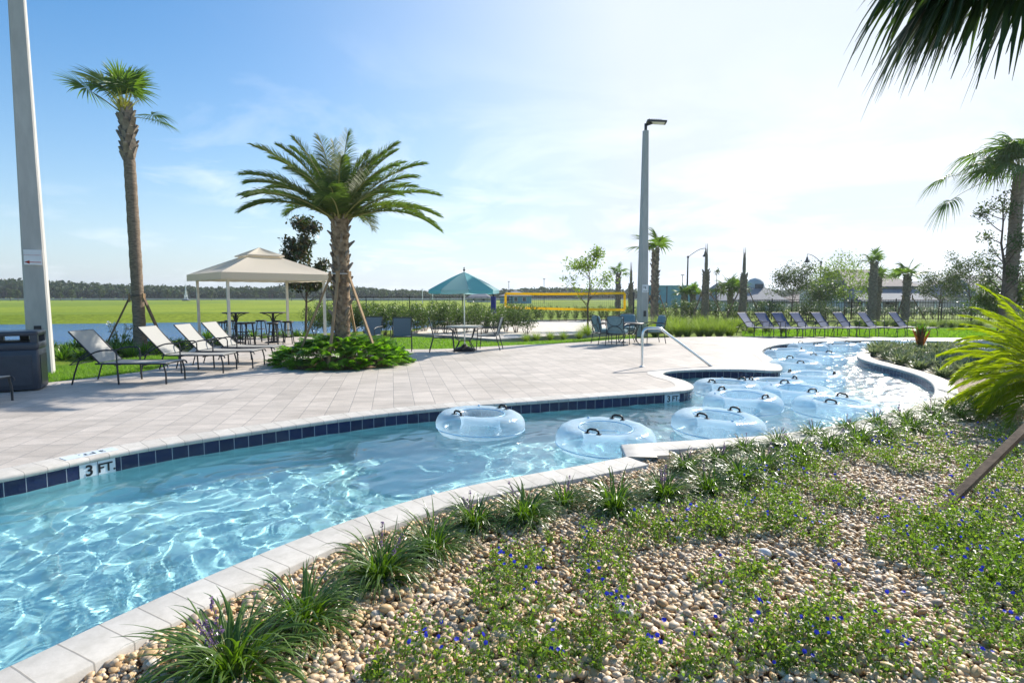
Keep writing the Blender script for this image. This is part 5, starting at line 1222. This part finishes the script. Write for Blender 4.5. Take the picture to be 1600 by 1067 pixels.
# pygmy date palm and the overhead fan palm at the right
g = A(6.95, 7.1, -.07); T = thing('pygmy_date_palm', 'bright yellow-green feathery palm spilling over the garden bed beside the pool bend', 'palm tree', g); rr = np.random.default_rng(8)
b = MB(); b.tube([(0, 0, 0), (.03, 0, .3), (0, .02, .55)], .09, 12); boots(b, (0, 0, 0), (0, 0, .55), .09, .09, 40, .07, rr); b.build('trunk', M['boot'], T)
for i in range(104):
    t = i/103; az = i*2.39996; b = MB(); pinnate_frond(b, (.04*math.cos(az), .04*math.sin(az), .60), az, 1.38-1.75*t**.9, 1.22*rr.uniform(.8, 1.1), .25, rr, droop=.6+.25*t, n=62, w=.0062, vee=.25, r0=.008, start=.16, hang=.3); b.build('frond', [M['pygmy'], M['petiole']], T)
g = A(8.2, 8.8, -.07); T = thing('pygmy_date_palm', 'second feathery bright palm growing behind the bright yellow-green one', 'palm tree', g)
b = MB(); b.tube([(0, 0, 0), (.03, 0, .4), (0, .02, .7)], .09, 12); b.build('trunk', M['boot'], T)
for i in range(34):
    t = i/33; az = i*2.39996; b = MB(); pinnate_frond(b, (.04*math.cos(az), .04*math.sin(az), .7), az, 1.35-1.4*t**.9, 1.3*rr.uniform(.85, 1.1), .25, rr, droop=.6+.25*t, n=46, w=.008, vee=.25, r0=.008, start=.16, hang=.3); b.build('frond', [M['pygmy'], M['petiole']], T)
OP = A(5.75, 5.3, -.07)
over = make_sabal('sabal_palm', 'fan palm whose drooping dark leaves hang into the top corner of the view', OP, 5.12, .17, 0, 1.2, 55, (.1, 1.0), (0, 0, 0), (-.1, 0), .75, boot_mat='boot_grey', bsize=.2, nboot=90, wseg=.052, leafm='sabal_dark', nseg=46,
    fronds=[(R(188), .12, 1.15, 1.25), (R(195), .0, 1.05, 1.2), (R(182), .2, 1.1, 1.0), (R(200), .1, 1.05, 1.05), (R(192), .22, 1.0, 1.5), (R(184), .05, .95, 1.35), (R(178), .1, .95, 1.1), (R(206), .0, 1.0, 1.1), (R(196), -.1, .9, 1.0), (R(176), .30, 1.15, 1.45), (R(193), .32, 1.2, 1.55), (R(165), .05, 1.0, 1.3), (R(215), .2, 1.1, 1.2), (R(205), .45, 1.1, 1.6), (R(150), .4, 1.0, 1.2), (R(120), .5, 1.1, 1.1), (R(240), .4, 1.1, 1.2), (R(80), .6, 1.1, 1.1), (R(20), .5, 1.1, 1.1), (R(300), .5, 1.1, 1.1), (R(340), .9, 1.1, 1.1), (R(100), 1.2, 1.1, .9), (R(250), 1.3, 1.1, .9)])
ft = G(1457, 806, -.05)
T = thing('palm_brace', 'weathered lumber prop slanting out of the gravel towards the edge of the view', 'tree brace', ft); b = MB(); b.bar((0, 0, -.03), A(5.62, 5.25, 1.22)-ft, .062, .038); b.build('prop', M['dwood'], T)
b = MB(); b.bar(A(7.0, 4.4, -.05)-ft, A(5.85, 5.2, 1.22)-ft, .085, .04); b.build('prop', M['dwood'], T)
# strappy clump low at the edge of the view
T = thing('strap_leaf_plant', 'bright strappy plant among the blue flowers below the lumber prop', 'plant'); b = MB(); tuft(b, (0, 0, 0), 26, .3, .014, np.random.default_rng(4), (.8, 1.5), .5, 6, 0, .03); b.build('leaves', M['strap'], T); put(T, G(1565, 925, -.07))
T = thing('white_flower_plant', 'spindly plant with white blooms beside the leaning prop of the tall slim palm', 'flowering plant', G(186, 548, -.1)); b = MB(); f = MB(); rr = np.random.default_rng(6); C = []
for q in range(14):
    a = q*2.4; e = rr.uniform(.9, 1.4); L = rr.uniform(.6, 1.0); d = A(math.cos(a)*math.cos(e), math.sin(a)*math.cos(e), math.sin(e)); b.tube([A(0, 0, 0), d*L*.6, d*L], .006, 4); C.append(d*L)
b.build('stems', M['petiole'], T); clump_leaves(f, np.array(C), .08, 16, .06, .035, rr); f.build('white_blooms', mat('white_petal', (.8, .8, .78), None, 4, .6), T); f = MB(); clump_leaves(f, np.array(C)*.6, .1, 14, .07, .03, rr); f.build('leaves', M['strap'], T)
# lawn blades where the lawn is close
def grass_patch(name, pts, n, h, seed, lb, z=-.1, w=.006):
    r = np.random.default_rng(seed); P = np.array([G(*p)[:2] for p in pts]); lo, hi = P.min(0), P.max(0); X = r.uniform(lo[0], hi[0], n*3); Y = r.uniform(lo[1], hi[1], n*3); k = inside(P, X, Y) & ~inside(DECK, X, Y); X, Y = X[k][:n], Y[k][:n]; n = len(X)
    a = r.uniform(0, 2*PI, n); H = h*r.uniform(.5, 1.2, n); t = np.array([0, .55, 1.]); P3 = np.stack([X[:, None]+np.cos(a)[:, None]*H[:, None]*.5*t**2, Y[:, None]+np.sin(a)[:, None]*H[:, None]*.5*t**2, z+H[:, None]*t], -1)
    b = MB(); b.ribbons(P3, w*np.array([1, .8, .1])[None, :]*np.ones((n, 1)), np.stack([-np.sin(a), np.cos(a), 0*a], 1), 0, 0, False); tag(b.build(name, M['grass']), lb, 'grass', kind='stuff')
grass_patch('lawn_grass', [(40, 606), (70, 600), (160, 590), (235, 580), (300, 560), (300, 548), (60, 572)], 30000, .10, 1, 'bright short lawn grass between deck and strappy plants', w=.004)
grass_patch('lawn_grass', [(560, 545), (640, 548), (720, 546), (780, 543), (920, 535), (1000, 529), (990, 524), (900, 529), (790, 533), (640, 524), (560, 528)], 42000, .09, 2, 'bright lawn strip behind the sling chairs and umbrella', w=.007)
grass_patch('lawn_grass', [(1160, 526), (1300, 526.5), (1540, 528), (1560, 512), (1160, 514)], 30000, .11, 3, 'sunlit lawn behind the blue loungers', w=.012)
# low strappy plants under the far fence
for i, x in enumerate(np.linspace(1340, 1530, 14)):
    dup(mg[i % 2], G(x, 511+(i % 3), -.1), i, 'low green grass clump in the row under the black fence', (.6, .6, .55))

# ------------------------------------------------------------------ distance: woods, houses, fences, lamps
def woods():
    r = np.random.default_rng(9); b = MB()
    for row, Y in ((0, 224), (1, 216), (2, 232)):
        x = -330.
        while x < 240:
            px = 800+F_PX*x/Y; top = np.interp(px, [-200, 0, 110, 200, 330, 480, 560, 640, 760, 800, 860, 1000, 1700], [430, 436, 440, 446, 450, 447, 450, 455, 458, 452, 450, 454, 452])+r.normal(0, 1.4)
            h = max(2.2, CAMH+(461.5-top)/F_PX*Y+.1)*(1 if row != 1 else .8); w = r.uniform(1.6, 3.2); n = 110
            q = nrma(r.normal(0, 1, (n, 3)))*(r.random((n, 1))**.3)*A(w, w, h*.46)+A(x, Y+r.uniform(-4, 4), h*.54)
            av = nrma(r.normal(0, 1, (n, 3)))*r.uniform(.35, .8, (n, 1)); bv = nrma(np.cross(av, r.normal(0, 1, (n, 3))))*r.uniform(.3, .6, (n, 1)); b.leaves(q, av, bv)
            if r.random() < .3: b.box((x, Y, h*.25), (.35, .35, h*.5), mi=1)
            x += r.uniform(1.0, 2.0)
    tag(b.build('distant_woods', [M['wood_far'], M['tbark']]), 'long dark line of distant pine woods along the horizon', 'woods', kind='stuff')
woods()
k = 0
pw = make_tree('lakeside_tree', '', (0, 0, 0), 5.5, 1.6, 10, 5, 'oak', .45, .25, 14, .8, .12, 1.2, group='small trees along the far edge of the meadow')
for (x, s) in ((16, .9), (28, .8), (62, 1.0), (94, .9), (112, .8), (156, 1.1), (193, 1.2), (262, .9), (330, .8), (400, .9), (455, .8), (520, .9), (600, .9)):
    g = GD(x, 462, 185+r_.uniform(-15, 10)); (put if k == 0 else dup)(pw, (g[0], g[1], -.1), k, '%s small tree along the far meadow edge, counting from the concrete pole end' % ordinal(k), s*.8); k += 1
# fountain
g = GD(291, 472, 150); T = thing('fountain', 'tall white water jet rising from the distant pond beyond the meadow', 'fountain', (g[0], g[1], .5)); r = np.random.default_rng(2); b = MB(); n = 1100; t = r.random(n)**.9; rad = .10+.62*(1-t)**2.2; a = r.uniform(0, 2*PI, n)
C = np.stack([rad*np.cos(a)*r.random(n)**.5, rad*np.sin(a)*r.random(n)**.5, t*4.0], 1); av = nrma(r.normal(0, 1, (n, 3)))*.055; bv = nrma(np.cross(av, r.normal(0, 1, (n, 3))))*.05; b.leaves(C, av, bv); b.build('water_jet', mat('spray', (.9, .92, .95), None, 5, .3), T); b = MB(); b.lathe([(0, -.3), (1.0, -.3), (1.0, -.1), (0, 0)], 16); b.build('float', M['dark'], T)
def house(name, label, px0, px1, Y, z_eave, z_ridge, wallc, roofc, depth=8, hip=.5, win=3, gable=False, low=None):
    x0 = (px0-800)/F_PX*Y; x1 = (px1-800)/F_PX*Y; w = x1-x0; cx = (x0+x1)/2; T = thing(name, label, 'house', (cx, Y+depth/2, -.1)); zb = 0; ze = z_eave+.1; zr = z_ridge+.1
    b = MB(); b.box((0, 0, ze/2), (w*.94, depth*.94, ze)); b.build('wall', wallc, T)
    def roof(w, depth, ze, zr, nm, hp, over=0):
        b = MB(); a, d = w/2, depth/2; rx = max(0.02, a-d*hp*1.6); V = [(-a, -d, ze), (a, -d, ze), (a, d, ze), (-a, d, ze), (-rx, 0, zr), (rx, 0, zr), (-a, -d, ze-.14), (a, -d, ze-.14), (a, d, ze-.14), (-a, d, ze-.14)]
        b.add(V, [(0, 1, 5, 4), (2, 3, 4, 5), (0, 6, 7, 1), (1, 7, 8, 2), (2, 8, 9, 3), (3, 9, 6, 0), (9, 8, 7, 6)]); b.add(V, [(1, 2, 5), (3, 0, 4)]); return b.build(nm, roofc, T)
    roof(w, depth, ze, zr, 'roof', hip)
    for i in range(win):
        x = -w*.38+w*.76*(i+.5)/win; zc = ze*.55; hh = min(1.2, ze*.5)
        b = MB(); b.box((x, -depth*.47-.03, zc), (w*.1+.12, .08, hh+.12)); f = b.build('window', M['label_white'], T); b = MB(); b.box((x, -depth*.47-.08, zc), (w*.1, .03, hh)); b.build('pane', M['bin'], f)
    if low:
        zl0, zl1, dy = low; b = MB(); a = w*.5; V = [(-a, -depth/2-dy, zl0+.1), (a, -depth/2-dy, zl0+.1), (a*.94, -depth*.47, zl1+.1), (-a*.94, -depth*.47, zl1+.1), (-a, -depth/2-dy, zl0), (a, -depth/2-dy, zl0), (a, -depth*.47, zl0), (-a, -depth*.47, zl0)]
        b.add(V, [(0, 1, 2, 3), (0, 4, 5, 1), (4, 7, 6, 5), (1, 5, 6, 2), (0, 3, 7, 4)]); b.build('porch_roof', M['slate_roof'], T)
        for i in range(5): b = MB(); x = -a*.92+a*1.84*i/4; b.box((x, -depth/2-dy+.15, zl0/2), (.14, .14, zl0-.01)); b.build('porch_post', M['label_white'], T)
    return T
M['slate_roof'] = mat('slate_roof', (.20, .215, .24), (.15, .16, .185), 3, .8); M['brown_roof'] = mat('brown_roof', (.21, .175, .16), (.15, .125, .115), 3, .85); M['pale_wall'] = mat('pale_wall', (.5, .52, .52), None, 2, .8); M['cream_wall'] = mat('cream_wall', (.5, .47, .4), None, 2, .8)
M['teal_wall'] = mat('teal_wall', (.16, .38, .46), (.12, .31, .39), 2, .7); M['red_roof'] = mat('red_roof', (.45, .17, .09), (.36, .13, .07), 3, .8)
T = house('house', 'grey hip-roofed house with a small glazed dome behind the second booted palm', 1118, 1232, 62, 1.05, 3.1, M['pale_wall'], M['slate_roof'], 9, .25, 4)
b = MB(); b.lathe([(1.0, 0), (1.0, .45), (.9, .85), (.62, 1.2), (0, 1.4)], 20, (1.9, -.6, 2.35)); b.build('dome', M['pale_wall'], T); b = MB(); b.box((1.9, -1.62, 2.75), (.9, .05, .5)); b.build('dome_window', M['bin'], T)
house('house', 'brown-roofed two-level house behind the touching booted palms', 1322, 1438, 56, 2.5, 4.35, M['pale_wall'], M['brown_roof'], 10, .22, 4, low=(1.1, 2.3, 2.4))
house('house', 'long low grey roof partly hidden by the grey-green young tree', 1432, 1535, 60, 1.2, 3.2, M['cream_wall'], M['slate_roof'], 9, .25, 5)
house('house', 'pale house with a tall grey roof beyond the windblown palm', 1528, 1720, 52, 1.6, 3.6, M['pale_wall'], M['slate_roof'], 9, .2, 4)
house('house', 'low grey roof between the olive tree and the curved street lamp', 1248, 1325, 66, .9, 2.0, M['pale_wall'], M['brown_roof'], 8, .5, 3)
house('house', 'tiny red-roofed house at the meadow edge seen under the cabana roof', 546, 586, 230, 1.4, 3.9, M['cream_wall'], M['red_roof'], 9, .6, 2)
house('house', 'small dark-roofed house directly behind the umbrella pole', 728, 768, 140, 1.0, 3.0, M['cream_wall'], M['slate_roof'], 9, .5, 2)
house('house', 'small blue-grey house next to the blue volleyball pad', 780, 832, 120, 1.5, 2.7, M['teal_wall'], M['slate_roof'], 9, .5, 3)
# blue building: panelled wall blocks
Y = 80; x0 = (1014-800)/F_PX*Y; x1 = (1090-800)/F_PX*Y; T = thing('blue_building', 'flat-topped pale blue building behind the booted palms and tall grasses', 'building', ((x0+x1)/2, Y+3, -.1)); b = MB(); w = x1-x0
b.box((0, 0, 1.5), (w, 5, 3.0)); b.build('wall', M['teal_wall'], T)
for i in range(9): b = MB(); b.box((-w/2+w*i/8, -2.53, 1.5), (.12, .06, 3.02)); b.build('pilaster', M['bin'] if i % 3 == 0 else M['teal_wall'], T)
b = MB(); b.box((0, 0, 3.06), (w+.3, 5.3, .12)); b.build('parapet', M['teal_wall'], T)
T = thing('blue_kiosk', 'dark blue kiosk wall behind the bright feathery palm, at the picture edge', 'kiosk', (*G(1600, 515, -.1)[:2], -.1)); b = MB(); b.box((.35, 0, 1.15), (1.3, 1.0, 2.3)); b.build('wall', M['bluepad'], T); b = MB(); b.box((.35, -.52, 1.05), (1.32, .04, .05)); b.box((.35, -.52, .9), (1.32, .04, .03)); b.build('stripe', M['label_white'], T); b = MB(); b.box((.35, 0, 2.34), (1.45, 1.15, .08)); b.build('roof', M['dark'], T)
def metal_fence(name, label, pts, h, gap=.16, post=2.4):
    T = thing(name, label, 'fence', (*pts[0], -.1)); P0 = A(*pts[0])
    for p, q in zip(pts, pts[1:]):
        p = A(*p)-P0; q = A(*q)-P0; L = np.linalg.norm(q-p); n = max(1, int(L/post))
        for i in range(n+1):
            c = p+(q-p)*i/n; b = MB(); b.box((*c, h/2+.03), (.06, .06, h+.06)); b.build('post', M['black'], T)
        for i in range(n):
            a0 = p+(q-p)*i/n; a1 = p+(q-p)*(i+1)/n; b = MB()
            for z in (.12, h*.84, h-.03): b.bar((*a0, z), (*a1, z), .025, .035)
            m = int(L/n/gap)
            for j in range(1, m): c = a0+(a1-a0)*j/m; b.box((*c, h/2), (.016, .016, h))
            b.build('picket_panel', M['black'], T)
fz = -.1
metal_fence('metal_fence', 'black picket fence across the lawn beyond the blue loungers', [GD(1145, 490, 41)[:2], GD(1330, 490, 40)[:2], GD(1545, 490, 38)[:2]], 1.42)
metal_fence('lake_fence', 'thin black fence line between the long hedge and the lake', [GD(500, 490, 40)[:2], GD(640, 490, 43)[:2], GD(800, 490, 46)[:2]], 1.6, .5, 3.2)
def street_lamp(label, px, py_top, Y, reach, px_l, py_l):
    p = GD(px, py_top, Y); T = thing('street_lamp', label, 'street lamp', (p[0], Y, -.1), group='curved-arm street lamps beyond the fence'); h = p[2]+.1
    b = MB(); b.tube([(0, 0, 0), (0, 0, h)], [.09, .05], 10); b.lathe([(.16, 0), (.16, .25), (.1, .5), (.06, .55)], 12); b.lathe([(.09, h-.1), (.1, h-.02), (0, h+.1)], 10); b.build('pole', M['dark'], T)
    l = GD(px_l, py_l, Y)-A(p[0], Y, -.1); dz = l[2]-h; b = MB(); t = np.linspace(0, 1, 10); b.tube(np.stack([l[0]*t, 0*t, h-.05+(dz+.55)*np.sin(t*PI/2)], 1), .025, 6); b.tube([(l[0], 0, h+dz+.5), (l[0], 0, h+dz+.25)], .02, 6); b.build('arm', M['dark'], T)
    b = MB(); b.lathe([(.03, .3), (.07, .22), (.10, .05), (.2, -.1), (.21, -.16), (0, -.18)], 14, (l[0], 0, l[2])); b.build('lamp_bell', M['dark'], T)
street_lamp('curved-arm street lamp beside the broad light green tree', 1283, 409, 46, 0, 1261, 407)
street_lamp('curved-arm street lamp over the blue building', 1075, 401, 46, 0, 1102, 398)
T = thing('light_mast', 'thin plain distant mast over the blue building', 'light mast', (*GD(1066, 450, 90)[:2], -.1)); b = MB(); b.tube([(0, 0, 0), (0, 0, 4.9)], .05, 6); b.box((0, 0, 4.9), (.5, .2, .1)); b.build('pole', M['dark'], T)
for i, (px, top) in enumerate(((660, 452), (676, 452), (795, 440), (850, 436))):
    T = thing('light_mast', ['first thin pale mast behind the hedge, by the umbrella', 'second thin pale mast behind the hedge, by the umbrella', 'thin distant mast above the umbrella-side end of the net', 'thin distant mast rising over the middle of the net'][i], 'light mast', (*GD(px, 460, 120)[:2], -.1), group='thin masts on the horizon'); h = GD(px, top, 120)[2]+.1
    b = MB(); b.tube([(0, 0, 0), (0, 0, h)], .09 if i < 2 else .06, 6); b.box((0, 0, h), (.5, .2, .12)); b.build('pole', M['label_white'] if i < 2 else M['dark'], T)
# clipped hedge along the far houses
k = 0
for x in np.linspace(1240, 1535, 20):
    dup(hs[k % 3], G(x, 497.5, -.1), k, 'dark clipped shrub in the row beyond the black fence', (.9, .9, .68)); k += 1

# the air: far things fade a little
b = MB(); b.box((-60, 780, 14), (3300, 2200, 31.4)); hz = b.build('haze', (lambda m: m)(bpy.data.materials.new('air')), None); m_ = hz.data.materials[0]; m_.use_nodes = True; nt = m_.node_tree; nt.nodes.remove(nt.nodes['Principled BSDF'])
pv = nt.nodes.new('ShaderNodeVolumePrincipled'); pv.inputs['Density'].default_value = .00045; pv.inputs['Color'].default_value = (.85, .92, 1, 1); pv.inputs['Anisotropy'].default_value = .4; nt.links.new(pv.outputs[0], nt.nodes['Material Output'].inputs['Volume']); tag(hz, 'thin pale air over the whole place', 'haze', kind='stuff')
